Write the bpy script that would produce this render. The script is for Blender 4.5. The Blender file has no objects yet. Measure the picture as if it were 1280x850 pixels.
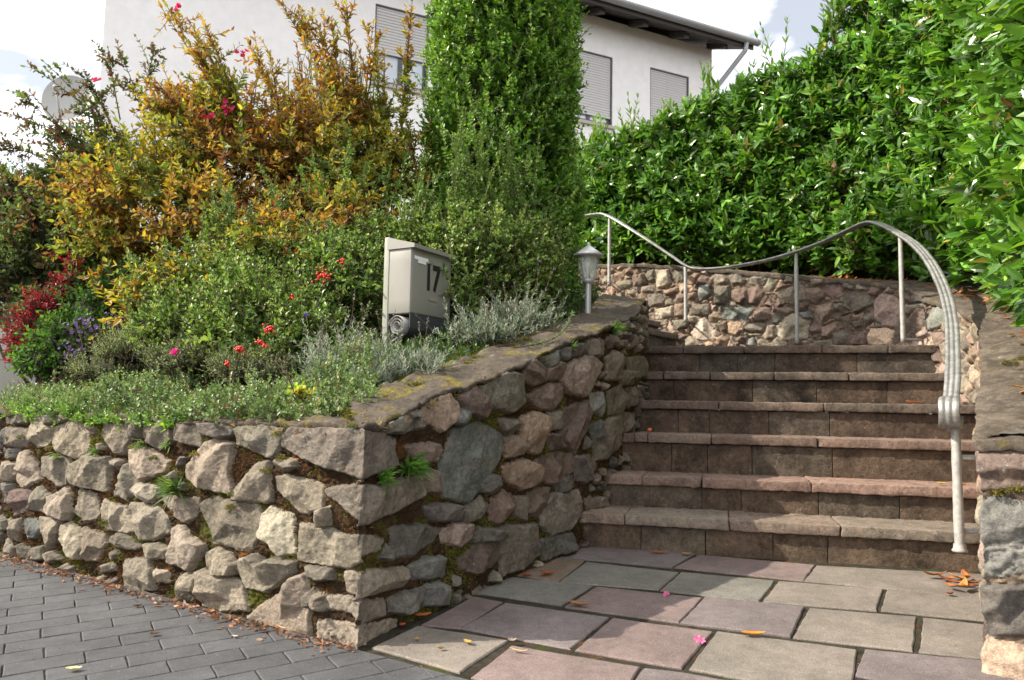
import bpy, math, random
import numpy as np
from mathutils import Vector
R = math.radians
rs = np.random.RandomState(7)
random.seed(7)
sc = bpy.context.scene
COL = sc.collection

# ------------------------------------------------------------------ camera
F = 976.; H = .65; PITCH = math.atan(84/976); ROLL = .0175
_fw = np.array([0, math.cos(PITCH), math.sin(PITCH)])
_u0 = np.array([0, -math.sin(PITCH), math.cos(PITCH)]); _r0 = np.array([1., 0, 0])
_rt = _r0*math.cos(ROLL)+_u0*math.sin(ROLL); _up = _u0*math.cos(ROLL)-_r0*math.sin(ROLL)
CAM = np.array([0, 0, H])
def ray(px, py): return _fw+_rt*(px-640)/F+_up*(425-py)/F
def at(px, py, Y):
    d = ray(px, py); return CAM+d*(Y/d[1])
GA = .05
GC = -(.33*.34+3.4*.94)*GA
def G(x, y): return GA*(.34*x+.94*y)+GC
def ong(px, py):
    d = ray(px, py); n = np.array([-.34*GA, -.94*GA, 1.])
    return CAM+d*((GC-n@CAM)/(n@d))
def proj(P):
    P = np.asarray(P, float); v = P-CAM; z = v@_fw
    return 640+F*(v@_rt)/z, 425-F*(v@_up)/z

# ------------------------------------------------------------------ noise
def _h(ix, iy, iz, s):
    n = (ix*73856093) ^ (iy*19349663) ^ (iz*83492791) ^ (s*2654435761 & 0x7fffffff)
    n = (n ^ (n >> 13))*1274126177 & 0x7fffffff
    n = (n ^ (n >> 16))*668265263 & 0x7fffffff
    return ((n >> 8) & 0xffff)/65535.
def vn(P, f, s=0):
    P = np.asarray(P, float)*f+100.37
    i = np.floor(P).astype(np.int64); t = P-i; t = t*t*(3-2*t)
    r = 0
    for a in (0, 1):
        for b in (0, 1):
            for c in (0, 1):
                w = (t[..., 0] if a else 1-t[..., 0])*(t[..., 1] if b else 1-t[..., 1])*(t[..., 2] if c else 1-t[..., 2])
                r = r+w*_h(i[..., 0]+a, i[..., 1]+b, i[..., 2]+c, s)
    return r*2-1
def fbm(P, f, o=4, s=0, g=.5):
    r = 0; a = 1
    for k in range(o):
        r = r+a*vn(P, f*2.03**k, s+k*17); a *= g
    return r

# ------------------------------------------------------------------ mesh helpers
def mesh_obj(name, V, faces, mat, parent=None, col=None, smooth=True):
    """faces: list of (n,k) int arrays; col (nverts,3)"""
    V = np.asarray(V, np.float32)
    me = bpy.data.meshes.new(name)
    me.vertices.add(len(V)); me.vertices.foreach_set('co', V.ravel())
    fl = [np.asarray(f, np.int32) for f in faces if len(f)]
    loops = np.concatenate([f.ravel() for f in fl])
    tot = np.concatenate([np.full(len(f), f.shape[1], np.int32) for f in fl])
    st = np.concatenate([[0], np.cumsum(tot)[:-1]]).astype(np.int32)
    me.loops.add(len(loops)); me.loops.foreach_set('vertex_index', loops)
    me.polygons.add(len(tot)); me.polygons.foreach_set('loop_start', st); me.polygons.foreach_set('loop_total', tot)
    me.update(calc_edges=True)
    me.polygons.foreach_set('use_smooth', np.full(len(tot), bool(smooth)))
    if col is not None:
        ca = me.color_attributes.new('col', 'FLOAT_COLOR', 'POINT')
        c4 = np.ones((len(V), 4), np.float32); c4[:, :3] = col
        ca.data.foreach_set('color', c4.ravel())
    me.validate()
    if mat: me.materials.append(mat)
    o = bpy.data.objects.new(name, me); COL.objects.link(o)
    if parent is not None:
        o.parent = parent
        o.matrix_parent_inverse = parent.matrix_basis.inverted()
    return o
class MB:
    def __init__(s): s.v = []; s.f = {}; s.c = []; s.n = 0
    def add(s, V, F_, c=(.5, .5, .5)):
        V = np.asarray(V, float); s.v.append(V)
        c = np.asarray(c, float)
        s.c.append(np.tile(c, (len(V), 1)) if c.ndim == 1 else c)
        for f in (F_ if isinstance(F_, list) and not np.isscalar(F_[0]) and hasattr(F_[0], 'shape') else [np.asarray(F_)]):
            if len(f): s.f.setdefault(f.shape[1], []).append(f+s.n)
        s.n += len(V)
    def build(s, name, mat, parent=None, smooth=True):
        return mesh_obj(name, np.concatenate(s.v), [np.concatenate(x) for x in s.f.values()], mat, parent, np.concatenate(s.c), smooth)
def nrm(a):
    a = np.asarray(a, float); return a/np.maximum(np.linalg.norm(a, axis=-1, keepdims=True), 1e-9)
def grid_faces(nu, nv):
    i = np.arange(nu-1)[:, None]*nv+np.arange(nv-1)[None]
    i = i.ravel(); return np.stack([i, i+nv, i+nv+1, i+1], 1)
def tube(mb, P, r, n=8, c=(.5,.5,.5), cap=True):
    P = np.asarray(P, float); m = len(P); r = np.broadcast_to(np.asarray(r, float), (m,))
    T = nrm(np.gradient(P, axis=0))
    ref = np.array([0, 0, 1.]) if abs(T[:, 2]).mean() < .8 else np.array([0, 1., 0])
    A = nrm(np.cross(T, ref)); B = np.cross(T, A)
    th = np.linspace(0, 2*math.pi, n, endpoint=False)
    V = P[:, None]+r[:, None, None]*(A[:, None]*np.cos(th)[None, :, None]+B[:, None]*np.sin(th)[None, :, None])
    V = V.reshape(-1, 3)
    f = []
    for i in range(m-1):
        for j in range(n):
            f.append((i*n+j, i*n+(j+1) % n, (i+1)*n+(j+1) % n, (i+1)*n+j))
    fs = [np.array(f)]
    if cap: fs.append(np.array([list(range(n))[::-1], [(m-1)*n+j for j in range(n)]]))
    mb.add(V, fs, c)
def rbox(mb, o, ex, ey, ez, dims, r=.004, cell=.05, amp=0., seed=0, c=(.5,.5,.5), nf=25, bot=True):
    """rounded, roughened block. o = corner, e* = unit axes"""
    ax = []
    for L in dims:
        rr = min(r, L*.45)
        k = max(1, int(round((L-2*rr)/cell)))
        ax.append(np.concatenate([[0, rr*.3], np.linspace(rr, L-rr, k+1), [L-rr*.3, L]]))
    nx, ny, nz = map(len, ax)
    idx = -np.ones((nx, ny, nz), int)
    I, J, K = np.meshgrid(range(nx), range(ny), range(nz), indexing='ij')
    sf = (I == 0) | (I == nx-1) | (J == 0) | (J == ny-1) | (K == 0) | (K == nz-1)
    idx[sf] = np.arange(sf.sum())
    p = np.stack([ax[0][I[sf]], ax[1][J[sf]], ax[2][K[sf]]], 1)
    D = np.array(dims); rr = np.minimum(r, D*.45)
    q = np.clip(p, rr, D-rr); d = p-q
    p = q+nrm(d)*np.minimum(np.linalg.norm(d, axis=1, keepdims=True), rr.min())
    W = np.array(o)+p@np.array([ex, ey, ez])
    if amp:
        nn = nrm(d)@np.array([ex, ey, ez])
        n1 = fbm(W, nf, 3, seed); W = W+nn*(n1*amp)[:, None]
    fs = []
    def q4(a): 
        fs.append(np.stack([a[:-1, :-1], a[1:, :-1], a[1:, 1:], a[:-1, 1:]], -1).reshape(-1, 4))
    q4(idx[:, :, 0].T); q4(idx[:, :, -1]); q4(idx[:, 0, :]); q4(idx[:, -1, :].T); q4(idx[0].T); q4(idx[-1])
    mb.add(W, np.concatenate(fs), c)
def lathe(mb, o, prof, n=16, c=(.5,.5,.5), twist=0, sq=False):
    o = np.asarray(o, float); th = np.linspace(0, 2*math.pi, n, endpoint=False)+twist
    V = np.array([[o[0]+r*math.cos(t), o[1]+r*math.sin(t), o[2]+z] for r, z in prof for t in th])
    f = [(i*n+j, i*n+(j+1) % n, (i+1)*n+(j+1) % n, (i+1)*n+j) for i in range(len(prof)-1) for j in range(n)]
    mb.add(V, np.array(f), c)
def box(mb, o, ex, ey, ez, dims, c=(.5,.5,.5)):
    o = np.array(o, float); a, b, d = [np.array(e, float)*k for e, k in zip((ex, ey, ez), dims)]
    V = [o, o+a, o+a+b, o+b, o+d, o+a+d, o+a+b+d, o+b+d]
    mb.add(V, np.array([(0, 3, 2, 1), (4, 5, 6, 7), (0, 1, 5, 4), (1, 2, 6, 5), (2, 3, 7, 6), (3, 0, 4, 7)]), c)
X3, Y3, Z3 = np.eye(3)

# ------------------------------------------------------------------ tags
def tag(o, label=None, cat=None, group=None, kind=None):
    if label: o['label'] = label
    if cat: o['category'] = cat
    if group: o['group'] = group
    if kind: o['kind'] = kind
    return o
def thing(name, label, cat, loc, group=None):
    o = bpy.data.objects.new(name, None); COL.objects.link(o); o.location = tuple(float(a) for a in loc)
    o.empty_display_size = .1
    return tag(o, label, cat, group)

# ------------------------------------------------------------------ materials
def newmat(name):
    m = bpy.data.materials.new(name); m.use_nodes = True
    nt = m.node_tree; b = nt.nodes['Principled BSDF']
    return m, nt, b
def N(nt, t, **k):
    n = nt.nodes.new(t)
    for a, v in k.items():
        if a in n.inputs: n.inputs[a].default_value = v
        else: setattr(n, a, v)
    return n
def noise(nt, scale, detail=4, rough=.6, coord='Object'):
    tc = nt.nodes.get('TC') or N(nt, 'ShaderNodeTexCoord'); tc.name = 'TC'
    n = N(nt, 'ShaderNodeTexNoise'); n.inputs['Scale'].default_value = scale; n.inputs['Detail'].default_value = detail
    n.inputs['Roughness'].default_value = rough
    nt.links.new(tc.outputs[coord], n.inputs['Vector']); return n
def ramp(nt, src, stops):
    r = N(nt, 'ShaderNodeValToRGB'); e = r.color_ramp.elements
    while len(e) < len(stops): e.new(.5)
    for k, (p, c) in enumerate(stops):
        e[k].position = p; e[k].color = (*c, 1) if not np.isscalar(c) else (c, c, c, 1)
    nt.links.new(src, r.inputs['Fac']); return r
def mix(nt, fac, a, b, mode='MIX'):
    m = N(nt, 'ShaderNodeMix', data_type='RGBA', blend_type=mode)
    for s, v in ((m.inputs[0], fac), (m.inputs[6], a), (m.inputs[7], b)):
        if hasattr(v, 'links'): nt.links.new(v, s)
        elif np.isscalar(v): s.default_value = v
        else: s.default_value = (*v, 1)
    return m.outputs[2]
def bump(nt, b, src, strength, dist):
    bp = N(nt, 'ShaderNodeBump'); bp.inputs['Strength'].default_value = strength; bp.inputs['Distance'].default_value = dist
    nt.links.new(src, bp.inputs['Height'])
    prev = b.inputs['Normal']
    if prev.links: nt.links.new(prev.links[0].from_socket, bp.inputs['Normal'])
    nt.links.new(bp.outputs[0], b.inputs['Normal'])
def attr(nt):
    a = N(nt, 'ShaderNodeVertexColor'); a.layer_name = 'col'; return a.outputs['Color']
def plain(name, c, rough=.5, metal=0., bs=0, bd=.002, bsc=60, var=.0):
    m, nt, b = newmat(name)
    b.inputs['Base Color'].default_value = (*c, 1); b.inputs['Roughness'].default_value = rough; b.inputs['Metallic'].default_value = metal
    n = noise(nt, bsc, 5)
    if var:
        n2 = noise(nt, bsc*.15, 5)
        r = ramp(nt, n2.outputs['Fac'], [(.3, 1-var), (.7, 1.)])
        nt.links.new(mix(nt, 1., c, r.outputs['Color'], 'MULTIPLY'), b.inputs['Base Color'])
    if bs: bump(nt, b, n.outputs['Fac'], bs, bd)
    return m
def stone_mat(name, moss=0., spec=True):
    m, nt, b = newmat(name)
    c = attr(nt)
    n1 = noise(nt, 9, 7, .7); r1 = ramp(nt, n1.outputs['Fac'], [(.30, .50), (.48, .95), (.72, 1.3)])
    c = mix(nt, 1., c, r1.outputs['Color'], 'MULTIPLY')
    n2 = noise(nt, 55, 6, .75); r2 = ramp(nt, n2.outputs['Fac'], [(.32, .5), (.5, 1.), (.70, 1.4)])
    c = mix(nt, .85, c, r2.outputs['Color'], 'MULTIPLY')
    n3 = noise(nt, 240, 3, .6); r3 = ramp(nt, n3.outputs['Fac'], [(.35, .72), (.5, 1.), (.68, 1.3)])
    c = mix(nt, .7, c, r3.outputs['Color'], 'MULTIPLY')
    n4 = noise(nt, 14, 6, .75); r4 = ramp(nt, n4.outputs['Fac'], [(.58, 0.), (.70, 1.)])      # rusty staining
    c = mix(nt, mix(nt, 1., r4.outputs['Color'], (.35,)*3, 'MULTIPLY'), c, (.30, .19, .11))
    n5 = noise(nt, 30, 8, .8); r5 = ramp(nt, n5.outputs['Fac'], [(.60, 0.), (.68, 1.)])      # pale lichen
    c = mix(nt, mix(nt, 1., r5.outputs['Color'], (.5,)*3, 'MULTIPLY'), c, (.42, .43, .38))
    if moss:
        n7 = noise(nt, 11, 8, .8); r7 = ramp(nt, n7.outputs['Fac'], [(.42, 1.), (.56, 0.)])
        c = mix(nt, mix(nt, 1., r7.outputs['Color'], (.8,)*3, 'MULTIPLY'), c, (.05, .04, .03))
        n6 = noise(nt, 6, 8, .75); r6 = ramp(nt, n6.outputs['Fac'], [(.62-moss*.2, 0.), (.67-moss*.2, 1.)])
        n8 = noise(nt, 90, 4, .7); r8 = ramp(nt, n8.outputs['Fac'], [(.3, (.05, .04, .008)), (.7, (.19, .15, .025))])
        c = mix(nt, r6.outputs['Color'], c, r8.outputs['Color'])
    nt.links.new(c, b.inputs['Base Color']); b.inputs['Roughness'].default_value = .85
    b.inputs['Specular IOR Level'].default_value = .3
    nv_ = N(nt, 'ShaderNodeTexNoise'); nv_.noise_type = 'RIDGED_MULTIFRACTAL'; nv_.inputs['Scale'].default_value = 7; nv_.inputs['Detail'].default_value = 7; nv_.inputs['Roughness'].default_value = .65
    nt.links.new(nt.nodes['TC'].outputs['Object'], nv_.inputs['Vector'])
    bump(nt, b, nv_.outputs['Fac'], .45, .006); bump(nt, b, n2.outputs['Fac'], .8, .008); bump(nt, b, n3.outputs['Fac'], .6, .0018)
    return m
def mortar_mat(name, a, b_, moss=(.075, .085, .015), mossamt=.5):
    m, nt, b = newmat(name)
    n1 = noise(nt, 22, 7, .75); r1 = ramp(nt, n1.outputs['Fac'], [(.32, tuple(x*.45 for x in a)), (.5, a), (.66, b_)])
    n2 = noise(nt, 6, 6, .7); r2 = ramp(nt, n2.outputs['Fac'], [(.62-mossamt*.15, 0.), (.70-mossamt*.15, 1.)])
    c = mix(nt, r2.outputs['Color'], r1.outputs['Color'], moss)
    n4 = noise(nt, 9, 6, .7); r4 = ramp(nt, n4.outputs['Fac'], [(.60, 0.), (.68, 1.)])
    c = mix(nt, r4.outputs['Color'], c, (.16, .055, .012))
    nt.links.new(c, b.inputs['Base Color']); b.inputs['Roughness'].default_value = 1.
    b.inputs['Specular IOR Level'].default_value = .1
    n3 = noise(nt, 90, 6, .8); bump(nt, b, n3.outputs['Fac'], 1., .008)
    return m
def leaf_mat(name, rough=.4, trans=.3, spec=.5, tcol=(1., 1., .5)):
    m, nt, b = newmat(name)
    c = attr(nt)
    nt.links.new(c, b.inputs['Base Color']); b.inputs['Roughness'].default_value = rough
    b.inputs['Specular IOR Level'].default_value = spec
    t = N(nt, 'ShaderNodeBsdfTranslucent')
    nt.links.new(mix(nt, 1., c, tuple(x*1.6 for x in tcol), 'MULTIPLY'), t.inputs['Color'])
    ms = N(nt, 'ShaderNodeMixShader'); ms.inputs[0].default_value = trans
    nt.links.new(b.outputs[0], ms.inputs[1]); nt.links.new(t.outputs[0], ms.inputs[2])
    nt.links.new(ms.outputs[0], nt.nodes['Material Output'].inputs['Surface'])
    return m
# ------------------------------------------------------------------ traced stones  (tone: points)
TONE = dict(k=(.12, .11, .095), q=(.17, .125, .105), m=(.108, .106, .092), g=(.155, .134, .106), w=(.225, .19, .145), W=(.31, .27, .21), p=(.138, .10, .082), P=(.27, .205, .17), d=(.115, .105, .092),
            b=(.16, .162, .148), o=(.235, .17, .125), O=(.36, .275, .195))
TR = {}
TR['A'] = (0, 500, 4.25, """g 0,55 130,65 150,100 100,125 0,120|d 0,155 25,155 25,240 0,235|g 30,155 140,160 135,210 110,250 35,245|w 150,115 220,110 260,160 265,200 215,240 165,250 145,190
g 160,75 390,75 330,100 240,130 170,100|w 265,150 350,110 410,115 450,180 440,270 380,305 330,290 265,225|w 540,105 660,100 670,210 640,280 600,285 530,190|g 685,105 750,100 735,200 690,185
g 760,110 885,110 890,210 830,255 750,200|g 905,115 1020,105 1040,250 925,215|d 0,265 70,260 90,290 40,310 0,300|w 0,330 70,350 65,395 30,430 0,400|w 80,290 130,275 160,340 185,420 100,465 70,430
w 190,310 340,320 345,345 330,400 310,440 280,450 190,395|w 355,345 430,300 540,310 555,370 560,480 540,488 365,450 340,400|w 580,320 625,320 620,345 595,355|w 670,265 790,270 860,330 850,375 790,400 720,420 680,360
g 650,340 690,380 700,430 690,490 640,525 580,500 600,420|W 690,450 750,448 825,475 800,520 770,545 730,520 690,480|d 0,440 45,455 40,530 0,545|p 45,485 120,485 145,520 135,565 50,610|g 150,500 190,465 235,510 220,600 150,580
w 235,520 320,470 345,500 350,600 335,630 230,590|g 390,480 480,510 490,600 470,640 420,640 365,600|w 525,540 640,570 690,700 620,700 545,680 515,590|w 670,560 740,560 820,590 860,640 875,705 790,740 725,750 690,660
g 25,640 80,640 85,700 70,750 30,720|b 100,640 170,640 190,690 160,735 115,735|w 185,630 295,645 290,710 245,795 205,760|w 310,670 345,655 410,720 425,790 410,835 350,810 300,740|w 415,680 530,720 540,760 490,850 435,850
g 550,750 590,712 640,725 715,790 690,800 620,785|g 65,790 100,775 130,800 120,845 70,850|g 0,750 40,790 50,850 0,850|g 145,790 200,790 205,850 140,850|w 225,820 270,805 300,850 230,870""")
TR['B'] = (140, 520, 3.035, """g 330,25 450,30 440,70 400,85 330,65|g 460,45 560,35 640,45 610,140 590,160 520,125 460,110|w 300,150 340,105 375,92 435,115 425,220 438,290 390,290 300,265 270,230 270,190
w 575,175 580,320 455,320 450,290 510,220 540,180|w 600,235 640,230 745,260 775,280 770,350 720,368 690,365 640,310 605,270|g 310,340 360,315 440,335 525,345 540,375 535,440 505,508 420,490 370,480 340,420
W 545,375 580,350 660,385 668,525 620,530 590,480 545,450|w 170,310 300,320 290,380 265,402 225,370 190,345|w 215,430 245,425 275,470 335,495 325,525 275,590 250,570 200,560|w 340,525 380,513 420,525 455,570 440,600 395,605 350,580
w 465,550 530,540 560,570 600,545 670,570 665,600 590,650 565,670 500,655 460,590|w 30,555 70,545 120,550 135,610 140,660 70,665 25,645|g 220,640 240,612 265,650 280,700 220,705|w 270,600 300,620 302,665 265,660
w 330,590 400,620 470,640 485,740 400,745 325,725|w 680,620 710,605 725,680 720,835 640,820 490,770 600,690|g 720,690 740,672 765,690 750,725 722,720|w 620,165 670,168 675,190 640,200 615,190|w 105,495 150,492 195,515 190,545 140,545|w 145,590 190,600 190,630 150,625|g 765,685 789,690 789,740 765,725""")
TR['C'] = (300, 510, 2.658, """g 130,100 150,70 270,65 300,52 400,75 490,85 520,110 540,190 410,235 390,230 300,205 200,170 135,125|g 265,280 330,260 400,262 480,265 560,240 620,230 630,290 530,345 440,380 380,370 320,330
w 180,395 240,400 320,430 400,430 490,440 480,470 400,500 360,530 260,522 175,512|w 335,545 440,550 500,545 560,540 560,590 480,610 410,635 340,610|w 245,632 330,638 420,652 500,645 500,690 430,710 400,705 360,680 250,665
w 240,715 300,720 400,735 540,715 545,735 440,790 390,825 300,800 240,770|d 520,410 600,395 680,405 660,440 590,490 540,495 525,450|b 580,530 640,500 691,505 691,555 630,570 590,560|d 520,640 560,620 628,605 610,660 560,685 520,675
b 630,600 670,585 700,595 700,655 630,660|p 575,130 650,120 686,130 675,175 610,185|w 260,340 275,335 270,390 252,390|g 205,540 285,545 285,575 210,565|g 485,50 540,25 600,0 612,50 570,80 500,80""")
TR['D'] = (500, 380, 2.5, """g 270,260 340,212 395,225 385,310 350,335 310,325 270,290|p 400,190 440,175 470,205 465,240 430,255 400,235|p 475,205 500,180 530,190 510,230 475,235|P 535,195 560,175 610,160 640,185 620,240 590,290 540,270 520,235
d 455,165 500,150 505,175 475,195|d 506,145 545,135 550,165 530,175|g 585,130 610,108 650,115 650,160 600,155|p 410,295 460,260 515,245 520,290 490,330 440,320|b 145,490 185,400 240,375 265,370 330,410 335,460 310,510 280,560 230,620 150,600 135,560
o 90,330 130,285 165,280 190,310 185,350 140,395 120,370 90,365|b 180,345 205,330 222,350 205,375 175,370|p 200,290 250,255 290,320 265,355 215,340|g 20,325 60,318 72,350 70,390 25,375|o 390,360 425,340 470,350 475,390 450,465 425,465 395,420
g 325,365 370,358 380,390 360,410 330,395|o 340,420 385,412 402,440 385,470 345,478|p 520,330 600,305 612,340 590,400 555,470 535,440 515,400|g 480,345 515,340 515,385 485,395|b 605,280 640,275 658,310 640,345 612,335|g 655,170 680,150 700,180 695,235 655,235
g 720,170 755,165 760,230 730,225|g 695,215 730,210 735,250 700,252|g 665,280 700,255 715,290 700,340 670,345|g 720,265 745,262 745,310 725,320|p 440,495 490,460 550,475 550,525 500,560 445,550|o 335,510 400,488 440,510 430,560 395,580 340,545
p 300,620 340,590 365,600 360,650 330,685 300,675|p 415,590 480,580 480,605 445,670 415,650|g 375,610 410,605 415,650 395,675 375,660|g 460,640 490,600 570,585 580,640 550,700 490,720 455,690|g 335,700 440,690 450,780 390,830 335,850
d 455,740 550,720 570,760 520,780 465,800|P 150,710 190,690 232,690 232,730 200,765 150,745|g 205,645 270,610 290,640 265,670 215,680|d 95,640 130,625 200,630 200,670 160,680 110,670|p 208,830 205,800 250,760 330,745 330,790 300,820 240,840
d 240,705 325,705 325,735 250,745|d 555,480 610,475 630,510 600,555 560,545|d 490,560 550,540 560,565 510,590|g 620,430 650,415 655,480 625,490|g 650,370 705,345 705,440 660,480 650,420|g 590,610 640,605 648,630 600,640|d 270,550 310,538 325,570 300,595 272,585
p 95,525 130,530 130,590 100,585|g 710,345 745,345 745,400 710,400|b 605,380 640,365 645,410 620,420|p 470,410 515,410 525,445 480,455|d 552,130 580,125 583,160 552,160""")
TR['E'] = (700, 310, 4.923, """W 585,125 665,130 672,215 640,235 590,245 580,190|g 685,120 765,110 760,195 700,205|g 515,155 570,125 575,190 545,205|p 435,170 505,155 525,215 500,230 440,230|o 325,160 385,135 390,175 345,205|g 335,215 430,190 430,230 370,255
g 460,240 570,235 570,270 480,270|o 630,260 720,235 730,265 650,285|g 535,285 620,280 635,345 540,360|W 581,375 680,360 692,420 585,432|o 697,345 765,345 765,415 700,420|b 850,235 920,230 920,285 860,325 845,290|g 945,235 1040,230 1040,300 1010,345 945,340
p 1050,265 1140,240 1145,310 1110,345 1055,310|p 1150,250 1220,225 1275,300 1240,350 1145,335|b 1005,370 1180,365 1175,400 1130,445 1000,430|g 800,380 830,345 915,345 915,410 800,410|p 1195,385 1240,365 1290,370 1290,440 1190,450
W 805,520 850,440 890,425 955,520 940,570 830,555|w 765,560 800,545 880,590 870,605 765,605|o 910,415 950,390 980,410 955,455 920,445|o 1030,460 1100,455 1110,500 1080,540 1030,520|g 1125,470 1180,460 1255,465 1240,510 1180,515 1130,500
o 960,555 1000,535 1025,560 1015,600 965,595|b 1140,600 1150,560 1190,545 1200,600|p 1070,545 1120,535 1150,545 1120,580 1080,570|o 890,580 950,575 970,605 890,605|g 920,150 1010,145 1020,210 945,220|g 1040,140 1120,140 1120,215 1050,215
g 1130,140 1275,150 1245,220 1160,215|g 685,450 780,440 780,480 720,500|p 970,470 1010,450 1020,500 990,515|g 245,190 290,165 310,200 300,225 250,215|o 250,125 275,120 270,175 245,170|w 400,260 450,255 455,290 430,290|p 690,290 760,285 760,325 700,335|o 780,285 830,270 825,305 785,320""")
TR['F'] = (940, 310, 4.923, """w 135,280 190,250 300,225 330,250 325,310 250,345 190,330|p 335,250 400,240 450,270 440,305 380,345 335,315|p 445,215 520,205 540,260 490,315 455,275|g 555,270 640,262 720,290 735,340 680,370 630,400 590,345
P 740,340 775,285 850,290 915,340 890,440 870,480 790,470 750,430|O 720,500 800,490 860,510 840,595 720,598|p 865,510 940,440 1010,370 1050,330 1040,450 980,560 870,580|b 1050,440 1090,370 1170,350 1195,400 1160,470 1080,510 1050,490
p 1100,530 1140,520 1165,560 1140,610 1105,600|W 140,500 200,430 250,405 345,450 330,555 180,560 140,530|w 65,540 90,480 140,475 130,550 80,560|p 350,480 385,450 420,520 400,550 350,548|o 385,365 480,340 490,375 410,465 380,430
o 425,490 500,460 505,490 460,548 425,540|g 490,520 580,510 580,595 490,595|p 600,540 650,495 700,520 690,598 600,595|w 365,575 475,560 480,598 360,600|p 540,430 600,405 605,480 560,500|g 615,445 665,445 670,480 620,490|g 675,420 735,395 735,440 685,485
b 290,400 340,390 370,430 310,435|g 500,345 550,345 540,390 500,385|g 560,215 630,215 620,255 545,240|g 640,220 700,230 695,260 640,255|p 710,235 790,240 760,285 715,285|d 970,280 1040,270 1040,325 970,340|d 1045,275 1110,275 1100,330 1050,350
w 350,190 440,185 440,215 350,225|g 195,170 250,175 250,205 195,210|p 290,350 335,350 330,385 290,390|p 1080,620 1130,620 1135,700 1080,700|g 1150,600 1200,560 1200,700 1150,700""")
TR['G'] = (1160, 530, 2.658, """q 140,95 160,70 420,72 420,200 290,215 155,222 135,150|m 160,262 220,245 420,262 420,490 190,500 150,450 155,340|k 180,520 319,545 420,545 420,700 205,705 180,650 155,600|O 165,730 190,712 319,745 420,740 420,950 175,950 160,780""")
def traced(keys):
    out = []
    for k in keys:
        ox, oy, s, t = TR[k]
        for item in t.replace('\n', '|').split('|'):
            tone, *pts = item.split()
            P = np.array([[float(a) for a in p.split(',')] for p in pts])
            out.append((tone+('!' if k == 'G' else ''), P/s+np.array([ox, oy])))
    return out

# ------------------------------------------------------------------ wall machinery
def resample(pts, step):
    pts = np.asarray(pts, float); d = np.concatenate([[0], np.cumsum(np.linalg.norm(np.diff(pts[:, :2], axis=0), axis=1))])
    n = int(d[-1]/step)+1; u = np.linspace(0, d[-1], n)
    return u, np.stack([np.interp(u, d, pts[:, k]) for k in range(pts.shape[1])], 1)
def smooth1(a, k):
    if k < 1: return a
    w = np.hanning(2*k+3)[1:-1]; w /= w.sum()
    p = np.pad(a, ((k, k), (0, 0)), 'edge'); return np.stack([np.convolve(p[:, j], w, 'valid') for j in range(a.shape[1])], 1)
def chaikin(P, corners=(), it=3):
    """smooth polyline but keep the listed vertex indices sharp"""
    P = [(np.array(p, float), i in corners or i in (0, len(P)-1)) for i, p in enumerate(P)]
    for _ in range(it):
        Q = []
        for i, (p, k) in enumerate(P):
            if k: Q.append((p, True)); continue
            a, b = P[i-1][0], P[i+1][0]
            Q.append((p*.75+a*.25, False)); Q.append((p*.75+b*.25, False))
        P = Q
    return np.array([p for p, _ in P])
def poly_sdf(U, Z, P):
    d = np.full(U.shape, 1e9); s = np.ones(U.shape)
    n = len(P)
    for i in range(n):
        a = P[i]; b = P[i-1]; e = b-a
        wx, wz = U-a[0], Z-a[1]
        t = np.clip((wx*e[0]+wz*e[1])/(e@e+1e-12), 0, 1)
        d = np.minimum(d, (wx-e[0]*t)**2+(wz-e[1]*t)**2)
        c1 = Z >= a[1]; c2 = Z < b[1]; c3 = e[0]*wz > e[1]*wx
        s = np.where((c1 & c2 & c3) | (~c1 & ~c2 & ~c3), -s, s)
    return s*np.sqrt(d)      # positive inside flipped below
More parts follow.
